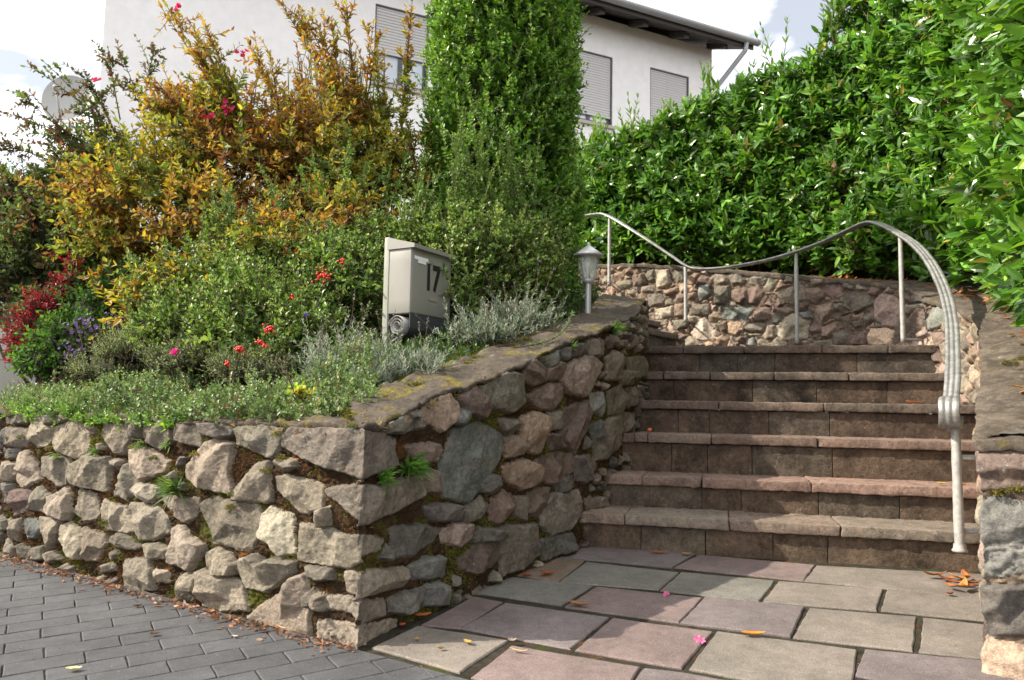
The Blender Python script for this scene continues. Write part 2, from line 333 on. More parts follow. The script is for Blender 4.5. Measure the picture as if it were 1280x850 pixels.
def build_wall(parent, pts, step, polys, side, cell=(.075, .06), seed=0, prot=(.022, .045), rec=.03, fill_tones='gwpd', px_ok=None, gap=.010, smat=None, mmat=None, umax_tr=1e9, minfill=.007, grow=.003, umap=None, mul=1., uc=None):
    """pts rows: x,y,zbottom,ztop ; side=+1: outward normal is to the right of travel"""
    r = np.random.RandomState(seed)
    u, Q = resample(pts, step)
    T = np.gradient(Q[:, :2], axis=0); T = nrm(smooth1(nrm(T), int(.02/step)+1))
    Nn = np.stack([T[:, 1], -T[:, 0]], 1)*side
    hmax = (Q[:, 3]-Q[:, 2]).max(); nv = int(hmax/step)+1
    t = np.linspace(0, 1, nv)
    Z = Q[:, 2:3]+(Q[:, 3:4]-Q[:, 2:3])*t[None]
    U = np.broadcast_to(u[:, None], Z.shape)
    P3 = np.stack([np.broadcast_to(Q[:, 0:1], Z.shape), np.broadcast_to(Q[:, 1:2], Z.shape), Z], -1)
    PX, PY = proj(P3.reshape(-1, 3)); PX = PX.reshape(Z.shape); PY = PY.reshape(Z.shape)
    front = (P3[..., 1] > .3)
    uz = np.stack([U, Z, np.zeros_like(U)], -1)
    Uw = U+.005*fbm(uz, 16, 4, seed+1, .55); Zw = Z+.005*fbm(uz+7, 16, 4, seed+2, .55)
    best = np.full(Z.shape, -1e9); lab = np.full(Z.shape, -1)
    tones = []; cen = []
    NUc = []
    for tone, P in polys:
        q = []; lim = umax_tr if not tone[-1] == '!' else umap
        tone = tone[0]
        allow = np.where(front & (U < lim), 0, 1e9)
        for p in P:
            e = (PX-p[0])**2+(PY-p[1])**2+allow
            k = np.unravel_index(e.argmin(), e.shape)
            q.append((u[k[0]], Z[k], e[k]))
        q = np.array(q)
        if np.median(q[:, 2]) > 30 or np.ptp(q[:, 0]) > 1.2: continue
        q = q[:, :2]; c = q.mean(0)
        m = .04
        i0, i1 = np.searchsorted(u, [q[:, 0].min()-m, q[:, 0].max()+m])
        sl = slice(max(i0, 0), i1)
        s = -poly_sdf(Uw[sl], Zw[sl], q)
        # orientation-proof: centroid-containing sign
        A = .5*np.sum(q[:, 0]*np.roll(q[:, 1], -1)-np.roll(q[:, 0], -1)*q[:, 1])
        if abs(A) < 1e-5: continue
        s = s+grow
        b = best[sl]; l = lab[sl]; w = s > b
        b[w] = s[w]; l[w] = len(tones); tones.append(tone); cen.append(c)
    near = -best
    # voronoi infill
    cx, cz = cell
    gi = np.floor(Uw/cx).astype(int); gj = np.floor(Zw/cz).astype(int)
    D1 = np.full(Z.shape, 1e9); D2 = D1.copy(); S1 = np.zeros(Z.shape+(2,)); S2 = S1.copy(); ID = np.zeros(Z.shape, int)
    for di in range(-2, 3):
        for dj in range(-2, 3):
            a = gi+di; b = gj+dj
            h1 = _h(a, b, a*0, seed+5); h2 = _h(a, b, a*0+3, seed+9)
            sx = (a+.5*(b % 2)+.08+.84*h1)*cx; sz = (b+.08+.84*h2)*cz
            d = ((Uw-sx)/1.15)**2+(Zw-sz)**2
            n1 = d < D1; n2 = (~n1) & (d < D2)
            D2 = np.where(n1, D1, np.where(n2, d, D2)); S2 = np.where(n1[..., None], S1, S2); S2[n2] = np.stack([sx, sz], -1)[n2]
            D1 = np.where(n1, d, D1); S1[n1] = np.stack([sx, sz], -1)[n1]; ID = np.where(n1, a*10007+b, ID)
    sv = (D2-D1)/(2*np.linalg.norm(S2-S1, axis=-1)+1e-6)-gap*.5
    sv = np.minimum(sv, near-gap)
    sv = np.minimum(sv, np.minimum(Q[:, 3:4]-Z, 1)+.0)
    ids, inv = np.unique(ID, return_inverse=True); inv = inv.reshape(Z.shape)
    mx = np.full(len(ids), -1e9); np.maximum.at(mx, inv.ravel(), sv.ravel())
    ok = mx[inv] > minfill
    useV = ok & (sv > best)
    nt_ = len(tones)
    lab = np.where(useV, nt_+inv, lab); sdf = np.where(useV, sv, best)
    mask = sdf > 0
    K = nt_+len(ids)
    colr = np.zeros((K, 3)); ft = [r.choice(list(fill_tones)) for _ in range(len(ids))]
    for k, tn in enumerate(tones+ft): colr[k] = np.array(TONE[tn])*r.uniform(.74, 1.2)*r.uniform(.97, 1.03, 3)*mul
    cc = np.zeros((K, 2)); 
    if nt_: cc[:nt_] = np.array(cen)
    L = np.clip(lab, 0, K-1)
    if len(ids):
        su = np.zeros(len(ids)); szz = su.copy(); cnt = su.copy()
        np.add.at(su, inv.ravel(), S1[..., 0].ravel()); np.add.at(szz, inv.ravel(), S1[..., 1].ravel()); np.add.at(cnt, inv.ravel(), 1)
        cc[nt_:] = np.stack([su/cnt, szz/cnt], 1)
    pr = r.uniform(*prot, K); pr[nt_:] *= .75
    h = np.full(Z.shape, 1e9)
    for k in range(5):
        a = r.normal(0, .38, (K, 2)); b = r.uniform(.001, .012, K)
        h = np.minimum(h, b[L]+a[L, 0]*(U-cc[L, 0])+a[L, 1]*(Z-cc[L, 1]))
    h = np.clip(h, -.024, .02)
    tt = np.clip(sdf/.009, 0, 1); edge = 1-(1-tt)**2.2
    n_f = fbm(uz, 16, 5, seed+3); n_g = fbm(uz, 60, 4, seed+4, .6)
    ridg = 1-np.abs(fbm(uz+3, 22, 4, seed+8))
    hs = -rec*.9+(pr[L]*.9+rec*.2+h)*edge+.006*n_f*edge+.0022*n_g+.004*(ridg-.7)*edge
    hm = -rec+.012*n_f+.006*n_g+.006*fbm(uz, 120, 2, seed+6)
    hh = np.where(mask, np.maximum(hs, hm+.001), hm)
    if uc is not None:
        fo = np.exp(-((U-uc)/.028)**2); hh = hh+fo*r.uniform(-.016, .003, K)[L]*np.where(mask, 1, .5)+fo*.006*fbm(uz, 30, 3, seed+12)
    V = P3.copy(); V[..., :2] += Nn[:, None]*hh[..., None]
    V[..., 2] += .003*n_g
    F4 = grid_faces(*Z.shape)
    if side < 0: F4 = F4[:, ::-1]
    Vf = V.reshape(-1, 3); mf = mask.ravel(); cf = colr[L].reshape(-1, 3)
    st = mf[F4].sum(1) >= 1
    outs = []
    for nm, sel, mt in (('stonework', st, smat), ('mortar', ~st, mmat)):
        f = F4[sel]; idx, iv = np.unique(f, return_inverse=True)
        outs.append(mesh_obj(nm, Vf[idx], [iv.reshape(f.shape)], mt, parent, cf[idx]))
    return outs, (u, Q, Nn)
def build_cap(parent, pts, side, w0, w1, rise, mat, step=.014, seed=3, thick=.03, col=(.2, .18, .155), amp=.009, name='capping'):
    u, Q = resample(pts, step)
    T = nrm(np.gradient(Q[:, :2], axis=0)); T = nrm(smooth1(T, 2)); Nn = np.stack([T[:, 1], -T[:, 0]], 1)*side
    w = np.concatenate([[w0+.01, w0], np.arange(w0+.006, w1, step)])
    W = w[None]+0*u[:, None]; 
    jag = fbm(np.stack([u, u*0, u*0], 1), 9, 5, seed)[:, None]*.014
    W = np.where(w[None] < .03, W+jag, W)
    Z = Q[:, 3:4]+.008+np.maximum(w[None], 0)*rise+0*W
    Z[:, 0] -= thick; Z[:, 1] -= .006
    P = np.stack([Q[:, 0:1]-Nn[:, 0:1]*W, Q[:, 1:2]-Nn[:, 1:2]*W, Z], -1)
    P[..., 2] += amp*fbm(P, 9, 5, seed)+amp*.5*fbm(P, 45, 4, seed+3)
    P[:, -1, 2] -= .10; P[:, -2, 2] -= .02
    f = grid_faces(*Z.shape)
    if side > 0: f = f[:, ::-1]
    qq = Q[::4, :2]; dm = np.sqrt(((P.reshape(-1, 1, 3)[..., :2]-qq[None])**2).sum(-1).min(1)).reshape(W.shape)
    bad = ((dm < W*.94-.004) & (W > .03)).ravel(); f = f[~bad[f].all(1)]
    return mesh_obj(name, P.reshape(-1, 3), [f], mat, parent, np.tile(col, (Z.size, 1)))

# ------------------------------------------------------------------ stairs lines
RB = [.182, .332, .525, .700, .877, 1.055]
def nose_pt(i, px):
    d = 3.35+.28*i; x0 = 360/976*d; k = (px-640)/976
    s = (k*d-x0)/(.966+.259*k); return np.array([x0+.966*s, d-.259*s])
LP = [nose_pt(i, px) for i, px in enumerate((736, 763, 787, 803, 811, 809))]
RP = [nose_pt(i, px) for i, px in enumerate((1216, 1217, 1214, 1205, 1183, 1157))]

# left retaining wall -------------------------------------------------
topx = [-600, 0, 200, 350, 447, 480, 500, 548, 580, 632, 660, 692, 724, 780, 796, 805, 820]
topy = [505, 515, 526, 531, 537, 534, 520, 497, 488, 466, 454, 440, 426, 404, 396, 380, 374]
c0 = ong(447, 818)[:2]
far = c0+np.array([-.839, .5446])*3.6
lp = [far, ong(0, 697)[:2], c0, ong(505, 786)[:2], ong(620, 738)[:2], ong(735, 689)[:2]]+LP[1:]+[(.86, 5.25), (.74, 5.55), (.48, 5.85), (.05, 6.1), (-.6, 6.3)]
lp = chaikin(lp, corners=(2,), it=3)
def topz(p):
    z = .8
    for _ in range(6):
        px, _y = proj((p[0], p[1], z)); yy = np.interp(px, topx, topy)
        z = at(px, yy, p[1])[2]
    return z
rows = []
for k, p in enumerate(lp):
    z = topz(p)
    rows.append([p[0], p[1], G(*p)-.03, z])
rows = np.array(rows)
kx = np.argmax(rows[:, 0])          # beyond the outermost point the wall turns away behind
zlast = rows[kx, 3]
for k in range(kx, len(rows)): rows[k, 3] = zlast+.10*np.linalg.norm(rows[k, :2]-rows[kx, :2]); rows[k, 2] = .8
LW = rows
# right / back wall ---------------------------------------------------
rw = [(3.4, .65, G(3, .6)-.04, .60), (1.272, 2.15, G(1.3, 2.1)-.04, .575), (1.635, 2.72, -.05, .76)]
rr_ = [np.array(p)+np.array([.05, .0]) for p in RP]
zz = [.90, .98, 1.07, 1.15, 1.24, 1.31]
rw += [(p[0], p[1], -.02+.12*i, zz[i]) for i, p in enumerate(rr_)]
for px, Y, ty in ((1130, 4.9, 358), (1100, 5.12, 356), (1050, 5.4, 351), (1000, 5.6, 346), (950, 5.8, 341), (900, 5.95, 337), (850, 6.1, 334), (800, 6.3, 331), (750, 6.6, 331), (700, 7.0, 338), (640, 7.6, 346)):
    p = at(px, ty, Y); rw.append((p[0], p[1], .98, p[2]))
rwx = chaikin([np.array(a) for a in rw], corners=(1,), it=2)
RW = np.array(rwx)
# ================================================================== SETTING
M_stone = stone_mat('weathered_stone')
M_mort = mortar_mat('mossy_mortar', (.05, .031, .018), (.088, .053, .028), mossamt=.5)
M_mortd = mortar_mat('damp_mortar', (.07, .05, .034), (.11, .085, .055), mossamt=.0)
M_mortl = mortar_mat('pale_mortar', (.17, .125, .095), (.26, .195, .145), moss=(.10, .085, .05), mossamt=-.1)
M_cap = stone_mat('mossy_capping', moss=.35)
M_cap2 = stone_mat('sandy_capping', moss=.15)

def soil_mat():
    m, nt, b = newmat('garden_soil')
    n = noise(nt, 6, 8, .75); r = ramp(nt, n.outputs['Fac'], [(.3, (.02, .014, .009)), (.5, (.055, .038, .022)), (.7, (.05, .06, .015))])
    nt.links.new(r.outputs['Color'], b.inputs['Base Color']); b.inputs['Roughness'].default_value = 1
    bump(nt, b, n.outputs['Fac'], 1, .03); return m
M_soil = soil_mat()
def asphalt():
    m, nt, b = newmat('asphalt')
    n = noise(nt, 120, 4, .7); r = ramp(nt, n.outputs['Fac'], [(.3, (.035, .035, .037)), (.7, (.075, .075, .078))])
    nt.links.new(r.outputs['Color'], b.inputs['Base Color']); b.inputs['Roughness'].default_value = .9
    bump(nt, b, n.outputs['Fac'], .5, .004); return m
M_asph = asphalt()

# ground: one sheet to the horizon
gx = np.concatenate([[-400, -150, -60, -25], np.arange(-12, 12.1, .5), [25, 60, 150, 400]])
gy = np.concatenate([[-400, -100, -30, -10], np.arange(-4, 14.1, .5), [25, 60, 150, 400, 900]])
A_, B_ = np.meshgrid(gx, gy, indexing='ij')
zg = np.minimum(G(np.clip(A_, -12, 12), np.clip(B_, -4, 4.2)), .1)-.07
V = np.stack([A_, B_, zg], -1).reshape(-1, 3)
gsh = mesh_obj('ground', V, [grid_faces(*A_.shape)[:, ::-1]], M_soil, None, np.tile((.05, .05, .04), (len(V), 1)), False)
tag(gsh, kind='structure')

# pavement of small grey pavers; entrance path of sandstone slabs
M_paver = plain('grey_paver', (.105, .105, .115), .9)
def paver_mat(name, lift):
    m, nt, b = newmat(name)
    c = attr(nt)
    n1 = noise(nt, 3.2, 6, .65); r1 = ramp(nt, n1.outputs['Fac'], [(.3, .64), (.7, 1.2)])
    c = mix(nt, 1., c, r1.outputs['Color'], 'MULTIPLY')
    n2 = noise(nt, 260, 3, .7); r2 = ramp(nt, n2.outputs['Fac'], [(.33, .72), (.5, 1.), (.66, 1.35+lift)])
    c = mix(nt, 1., c, r2.outputs['Color'], 'MULTIPLY')
    n3 = noise(nt, 24, 7, .8); r3 = ramp(nt, n3.outputs['Fac'], [(.3, .66), (.52, .98), (.72, 1.2)])
    c = mix(nt, .9, c, r3.outputs['Color'], 'MULTIPLY')
    n4 = noise(nt, 8, 8, .8); r4 = ramp(nt, n4.outputs['Fac'], [(.6, 0.), (.76, .55)])
    c = mix(nt, r4.outputs['Color'], c, (.075, .07, .05))
    n5 = noise(nt, 75, 3, .6); r5 = ramp(nt, n5.outputs['Fac'], [(.735, 0.), (.75, .6)])
    c = mix(nt, r5.outputs['Color'], c, (.45, .43, .4))
    nt.links.new(c, b.inputs['Base Color']); b.inputs['Roughness'].default_value = .82
    bump(nt, b, n2.outputs['Fac'], .5, .0016); bump(nt, b, n3.outputs['Fac'], .3, .004); return m
M_pav = paver_mat('grey_paver_concrete', .2); M_slab = paver_mat('sandstone_slab', .25)
gn = nrm(np.array([-.34*GA, -.94*GA, 1.]))
def frame_on_ground(ang):
    e1 = np.array([math.cos(ang), math.sin(ang), 0]); e1 = nrm(e1-gn*(e1@gn)); e2 = np.cross(gn, e1); return e1, e2
border0 = np.array([-.398, 2.303]); bd = nrm(np.array([.82, -.545]))     # edge between pavers and slabs
bn = np.array([bd[1], -bd[0]])                                            # pointing to the street (camera left-below)
if bn@np.array([-1, -1]) < 0: bn = -bn
def clip_poly(P, a, n):
    """keep the side where (p-a).n >= 0"""
    out = []
    for i in range(len(P)):
        p, q = P[i-1], P[i]; dp, dq = (p-a)@n, (q-a)@n
        if dp >= 0: out.append(p)
        if (dp >= 0) != (dq >= 0): out.append(p+(q-p)*dp/(dp-dq))
    return out
def slab_prism(mb, P, top, c, r=.004, depth=.045, seed=0, amp=.0015):
    """bevelled flat stone with polygonal outline lying on the ground plane"""
    P = np.array(P); n = len(P)
    A = .5*np.sum(P[:, 0]*np.roll(P[:, 1], -1)-np.roll(P[:, 0], -1)*P[:, 1])
    if abs(A) < 4e-4: return
    if A < 0: P = P[::-1]
    ctr = P.mean(0)
    # densify the outline so that edges can wander
    Q = []
    for i in range(n):
        a, b = P[i], P[(i+1) % n]; k = max(1, int(np.linalg.norm(b-a)/.02))
        for j in range(k): Q.append(a+(b-a)*j/k)
    Q = np.array(Q); m = len(Q)
    q3 = np.c_[Q, np.zeros(m)]
    jit = np.stack([fbm(q3+seed, 25, 3, 1), fbm(q3+seed, 25, 3, 2)], 1)*amp
    Q = Q+jit
    inn = ctr+(Q-ctr)*(1-r/np.maximum(np.linalg.norm(Q-ctr, axis=1, keepdims=True), .02)*1.2)
    def lift(q, z): return np.c_[q, G(q[:, 0], q[:, 1])+z]
    V = np.concatenate([lift(Q, top-depth), lift(Q, top-r), lift(inn+(Q-inn)*.3, top-r*.25), lift(inn, top)])
    f = []
    for l in range(3):
        for j in range(m): f.append((l*m+j, l*m+(j+1) % m, (l+1)*m+(j+1) % m, (l+1)*m+j))
    mb.add(V, [np.array(f), np.array([[3*m+j for j in range(m)]])], c)
pv = MB(); e1 = np.array([math.cos(R(31)), math.sin(R(31))]); e2 = np.array([-e1[1], e1[0]])
rp = np.random.RandomState(3)
for j in range(-54, 38):
    off = .5*(j % 2)+.06*rp.rand()
    for i in range(-25, 20):
        x0, x1 = (i+off)*.195, (i+off+1)*.195; y0, y1 = j*.098, (j+1)*.098
        cen = c0+e1*(x0+x1)/2+e2*(y0+y1)/2
        if np.linalg.norm(cen-np.array([-1, 2.2])) > 3.6: continue
        g = .0015
        P = [c0+e1*a+e2*b for a, b in ((x0+g, y0+g), (x1-g, y0+g), (x1-g, y1-g), (x0+g, y1-g))]
        P = clip_poly(P, border0+bn*.006, bn)
        if len(P) < 3: continue
        k = rp.uniform(.85, 1.12); zj = rp.uniform(-.001, .001)
        slab_prism(pv, P, .012+zj, np.array([.062, .062, .067])*k, r=.0025, seed=i+j*50)
pavement = tag(pv.build('pavement', M_pav, None, False), kind='structure')
# joint sand sheets
def sheet(name, xs, ys, zoff, mat, kind='structure', col=(.05, .045, .035)):
    a, b = np.meshgrid(xs, ys, indexing='ij'); V = np.stack([a, b, G(a, b)+zoff], -1).reshape(-1, 3)
    o = mesh_obj(name, V, [grid_faces(*a.shape)[:, ::-1]], mat, None, np.tile(col, (len(V), 1)), False); return tag(o, kind=kind)
M_joint = mortar_mat('joint_sand', (.045, .04, .03), (.07, .065, .045), moss=(.05, .06, .015), mossamt=.2)
sheet('joint_bedding', np.arange(-6, 4.6, .5), np.arange(-2.5, 4.1, .5), .0075, M_joint)
# slabs: rows traced between the joint lines
SL = [  # (tone, 4 px corners)
 ('y', (466, 815), (522, 788), (634, 806), (574, 846)), ('r', (527, 786), (592, 750), (627, 757), (576, 790)), ('v', (577, 790), (632, 758), (760, 776), (712, 816)),
 ('r', (586, 856), (640, 813), (799, 840), (770, 885)), ('r', (720, 818), (766, 778), (890, 795), (851, 841)), ('y', (862, 842), (897, 795), (1070, 818), (1062, 880)),
 ('g', (594, 745), (640, 726), (740, 737), (702, 761)), ('r', (707, 763), (746, 738), (877, 752), (848, 783)), ('v', (851, 784), (882, 751), (1005, 764), (987, 801)),
 ('y', (992, 802), (1013, 765), (1145, 776), (1140, 819)), ('y', (1150, 820), (1155, 777), (1260, 789), (1262, 832)), ('v', (1070, 850), (1082, 817), (1262, 834), (1275, 890)),
 ('o', (642, 722), (690, 700), (730, 705), (697, 732)), ('g', (700, 731), (733, 706), (848, 719), (822, 741)), ('g', (826, 742), (852, 719), (968, 730), (948, 756)),
 ('y', (954, 757), (974, 731), (1103, 741), (1095, 768)), ('y', (1102, 768), (1109, 742), (1240, 752), (1245, 782)),
 ('v', (700, 700), (735, 686), (868, 696), (839, 713)), ('r', (844, 713), (874, 697), (1018, 710), (1003, 730)), ('y', (1006, 730), (1022, 711), (1228, 722), (1235, 752)),
 ('v', (440, 905), (585, 857), (766, 888), (640, 960)), ('v', (775, 890), (805, 842), (855, 848), (1060, 884), (1050, 960), (760, 950)), ('y', (1064, 888), (1270, 892), (1300, 980), (1060, 960))]
ST = dict(y=(.195, .168, .143), r=(.19, .14, .132), v=(.172, .142, .14), g=(.168, .158, .138), o=(.20, .145, .105))
slb = MB()
for k, (tn, *pp) in enumerate(SL):
    P = [ong(*p)[:2] for p in pp]
    P = clip_poly(P, border0-bn*.012, -bn)
    if len(P) < 3: continue
    ctr = np.mean(P, axis=0); P = [ctr+(p-ctr)*(1+.012) for p in P]
    slab_prism(slb, P, .014+rp.uniform(-.002, .002), np.array(ST[tn])*.87*rp.uniform(.94, 1.06), r=.0035, seed=k*7, amp=.0025)
tag(slb.build('path', M_slab, None, False), kind='structure')
# driveway rising on the far left
b, a = np.meshgrid(np.linspace(3.2, 16, 90), np.linspace(0, 1, 60), indexing='ij')
a = -14+a*(14-.575*np.minimum(b, 9)-.16)
zd = .50+.20*(b-3.5)
DRV = (a, b, zd)
def drv_faces():
    f = grid_faces(*a.shape)[:, ::-1]; n_ = np.array([.5446, .839]); s_ = ((np.stack([a.ravel(), b.ravel()], 1)-c0)@n_)
    return f[(s_[f] > .30).all(1)]
dv = mesh_obj('driveway', np.stack([a, b, zd], -1).reshape(-1, 3), [drv_faces()], M_asph, None, None, False); tag(dv, kind='structure')

# ---- walls
wl = thing('retaining_wall', 'low dry-look stone retaining wall of pale angular rocks with a sharp corner, holding the flower bed left of the steps', 'wall', (*c0, G(*c0)))
# the corner splits the step: fine front + side
UKX = np.linalg.norm(np.diff(LW[:kx+1, :2], axis=0), axis=1).sum()
UCR = np.linalg.norm(RW[0, :2]-RW[np.argmin(np.linalg.norm(RW[:, :2]-np.array([1.272, 2.15]), axis=1)), :2])
(_so, LW_mortar), LWQ = build_wall(wl, LW, .0042, traced('ABCD'), 1, cell=(.075, .06), seed=11, smat=M_stone, mmat=M_mort, fill_tones='gwpdg', uc=np.linalg.norm(LW[0, :2]-c0), umax_tr=UKX+.15, minfill=.0155, gap=.020, grow=.0075)
cap = build_cap(wl, LW, 1, .004, .30, .15, M_cap, col=(.085, .068, .052), thick=.02, amp=.013)
wr = thing('retaining_wall', 'curved wall of pink and beige rubble stones below the laurel hedge, behind and right of the steps', 'wall', (1.26, 2.15, G(1.26, 2.15)))
pts = RW[:, :4]
sel_near = 0
build_wall(wr, pts, .0065, traced('EFG'), -1, cell=(.115, .085), seed=23, prot=(.012, .035), rec=.022, gap=.012, smat=M_stone, mmat=M_mortl, fill_tones='gwpPoogw', umap=UCR+.10, mul=1.32)
build_cap(wr, pts, -1, -.008, .55, .10, M_cap2, col=(.14, .112, .088), step=.02, seed=9)

# ---- terrain of the beds
def bed_mesh(name, W, side, xs, ys, slope, dmin, zmaxd=1.2, far=None, pathpts=None):
    u, Q = resample(W, .05); T = nrm(np.gradient(Q[:, :2], axis=0)); Nn = np.stack([T[:, 1], -T[:, 0]], 1)*side
    return u, Q, Nn
def make_bedz(W, side, s1, s2, s2max):
    u, Q = resample(W, .04); T = nrm(np.gradient(Q[:, :2], axis=0)); Nn = np.stack([T[:, 1], -T[:, 0]], 1)*side
    def f(x, y):
        x = np.asarray(x, float); sh = x.shape; p = np.stack([x.ravel(), np.asarray(y, float).ravel()], 1)
        d2 = ((p[:, None]-Q[None, :, :2])**2).sum(-1); k = d2.argmin(1)
        v = p-Q[k, :2]; d = np.sqrt(d2[np.arange(len(p)), k]); sg = -(v*Nn[k]).sum(1)
        w = 1/(d2+.02)**2; zt = (w*Q[None, :, 3]).sum(1)/w.sum(1)
        z = zt+s1*np.minimum(d, 1.)+s2*np.clip(d-1., 0, s2max)
        z = z+.02*fbm(np.c_[p, p[:, :1]*0], 3, 4, 5)*np.clip(d*2, 0, 1)-.022
        return z.reshape(sh), (np.sign(sg)*d).reshape(sh)
    return f
bedL = make_bedz(LW, 1, .14, .26, 5.)
bedR = make_bedz(RW, -1, .10, .12, 4.)
def terrain(name, f, xs, ys):
    a, b = np.meshgrid(xs, ys, indexing='ij'); z, d = f(a, b)
    F4 = grid_faces(*a.shape)[:, ::-1]; ok = (d.ravel()[F4] > .06).all(1)
    if name == 'garden_bed': ok &= (a+.60*b+.12).ravel()[F4].min(1) > 0
    V = np.stack([a, b, z], -1).reshape(-1, 3)
    used, iv = np.unique(F4[ok], return_inverse=True)
    o = mesh_obj(name, V[used], [iv.reshape(-1, 4)], M_soil, None, None); tag(o, kind='structure'); return o
terrain('garden_bed', bedL, np.arange(-3.4, 1.3, .06), np.arange(2.2, 7.6, .06))
terrain('hedge_bank', bedR, np.arange(-.5, 7., .09), np.arange(.4, 11, .09))
a, b = np.meshgrid(np.linspace(-14, 14, 30), np.linspace(7.3, 30, 26), indexing='ij')
hb = mesh_obj('hillside', np.stack([a, b, 1.45+np.minimum((b-7.3)*.12, .6)+.05*fbm(np.stack([a, b, a*0], -1), .6, 3)-np.where(a < -3, (-3-a)*.0+.4, 0)], -1).reshape(-1, 3), [grid_faces(*a.shape)[:, ::-1]], M_soil, None, None); tag(hb, kind='structure')
def onbed(px, Y, f=None):
    """ground point of the bed under picture column px at depth Y"""
    f = f or bedL; z = .9
    for _ in range(5):
        p = at(px, 510-(z-H)/Y*F, Y); z = float(f(p[0], p[1])[0])
    return np.array([p[0], p[1], z])

# ---- stairs
M_step = stone_mat('sandstone_step')
M_riser = stone_mat('dark_step_stone')
def blotch(m):
    nt = m.node_tree; b = nt.nodes['Principled BSDF']; src = b.inputs['Base Color'].links[0].from_socket
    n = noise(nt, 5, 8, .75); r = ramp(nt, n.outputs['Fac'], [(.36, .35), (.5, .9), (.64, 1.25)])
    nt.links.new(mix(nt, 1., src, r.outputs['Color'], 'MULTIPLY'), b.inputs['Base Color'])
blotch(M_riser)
sd = np.array([.966, -.259, 0]); sn = np.array([.259, .966, 0])
stair = thing('staircase', 'flight of brownish stone steps climbing between the rubble walls behind the paved entrance', 'stairs', (1.0, 3.35, 0))
rt_ = np.random.RandomState(5)
TJ = [[.17, .62, 1.07], [.16, .44, .93], [.03, .10, .42, .93], [.42, .96], [.09, .36, .72, 1.12], [.23, .6, 1.05, 1.42]]
RJ = [[.24, .52, .80, 1.02], [.44, .62, .96, 1.3], [.22, .4, .62, 1.0], [.2, .37, .68, .99], [.15, .6, .95, 1.32], [.33, .56, .78, 1.25]]
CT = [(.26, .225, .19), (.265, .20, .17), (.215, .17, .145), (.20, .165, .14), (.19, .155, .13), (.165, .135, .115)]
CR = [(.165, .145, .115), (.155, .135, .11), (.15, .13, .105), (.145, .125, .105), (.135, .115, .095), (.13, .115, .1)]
zprev = -.03
for i in range(6):
    st = thing('step', None, None, (*((LP[i]+RP[i])/2), zprev)); st.parent = stair; st.matrix_parent_inverse = stair.matrix_basis.inverted()
    L0 = LP[i]-sd[:2]*.16; R0 = RP[i]+sd[:2]*(.12); W = np.linalg.norm(R0-L0)
    th = .046
    js = [-.16]+TJ[i]+[W-.16]
    tb = MB()
    for k in range(len(js)-1):
        o = np.array([*(L0+sd[:2]*(js[k]+.16+.0015)), RB[i]-th+rt_.uniform(-.0015, .0015)])
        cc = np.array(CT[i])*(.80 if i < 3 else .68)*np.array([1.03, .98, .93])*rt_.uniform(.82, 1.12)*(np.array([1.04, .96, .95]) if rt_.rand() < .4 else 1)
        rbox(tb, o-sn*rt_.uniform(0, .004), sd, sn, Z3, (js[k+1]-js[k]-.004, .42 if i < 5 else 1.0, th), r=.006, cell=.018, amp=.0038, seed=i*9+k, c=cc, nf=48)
    tb.build('tread_slab', M_step, st)
    rb = MB(); js = [-.16]+RJ[i]+[W-.16]; off = sn*.022
    for k in range(len(js)-1):
        o = np.array([*(L0+sd[:2]*(js[k]+.16+.001)), zprev-.02])+off
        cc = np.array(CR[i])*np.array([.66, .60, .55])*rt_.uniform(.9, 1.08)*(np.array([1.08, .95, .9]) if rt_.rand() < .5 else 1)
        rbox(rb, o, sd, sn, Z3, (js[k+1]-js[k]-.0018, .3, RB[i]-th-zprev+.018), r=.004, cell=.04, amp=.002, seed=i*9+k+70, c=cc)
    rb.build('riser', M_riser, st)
    zprev = RB[i]
# winding steps beyond the landing
def wind(z0, z1, a, b):
    st = thing('step', None, None, (*((a+b)/2), z0)); st.parent = stair; st.matrix_parent_inverse = stair.matrix_basis.inverted()
    d = nrm(np.array([*(b-a), 0])); n = np.array([-d[1], d[0], 0]); W = np.linalg.norm(b-a)
    tb = MB(); rbox(tb, np.array([*a, z1-.045]), d, n, Z3, (W, .9, .045), r=.008, cell=.03, amp=.005, c=(.19, .15, .13)); tb.build('tread_slab', M_step, st)
    rb = MB(); rbox(rb, np.array([*a, z0-.3])+n*.022, d, n, Z3, (W, .85, z1-z0+.254), r=.004, cell=.05, amp=.002, c=(.15, .125, .105)); rb.build('riser', M_riser, st)
p7 = at(849, 418, 5.85); p8 = at(826, 402, 6.1)
wind(1.055, p7[2], np.array([.70, 5.05]), p7[:2]); wind(p7[2], p8[2], np.array([.55, 5.3]), p8[:2])
wind(p8[2], p8[2]+.15, np.array([.3, 5.6]), np.array([.86, 6.5])); wind(p8[2]+.15, p8[2]+.3, np.array([-.1, 5.8]), np.array([.4, 6.8]))

# ================================================================== THINGS
def metal(name, c, rough, metallic, sc_=40, dirt=.3, bs=.3):
    m, nt, b = newmat(name)
    n = noise(nt, sc_, 6, .7); r = ramp(nt, n.outputs['Fac'], [(.3, tuple(x*(1-dirt) for x in c)), (.6, c)])
    n2 = noise(nt, sc_*.3, 6, .8); r2 = ramp(nt, n2.outputs['Fac'], [(.6, 0.), (.72, .6)])
    nt.links.new(mix(nt, r2.outputs['Color'], r.outputs['Color'], tuple(x*.35 for x in c)), b.inputs['Base Color'])
    b.inputs['Roughness'].default_value = rough; b.inputs['Metallic'].default_value = metallic
    bump(nt, b, n.outputs['Fac'], bs, .002); return m
M_iron = metal('galvanised_iron', (.33, .325, .315), .42, .45, 26, .6, .8)
M_postp = metal('weathered_white_paint', (.42, .41, .39), .5, .1, 50, .35)

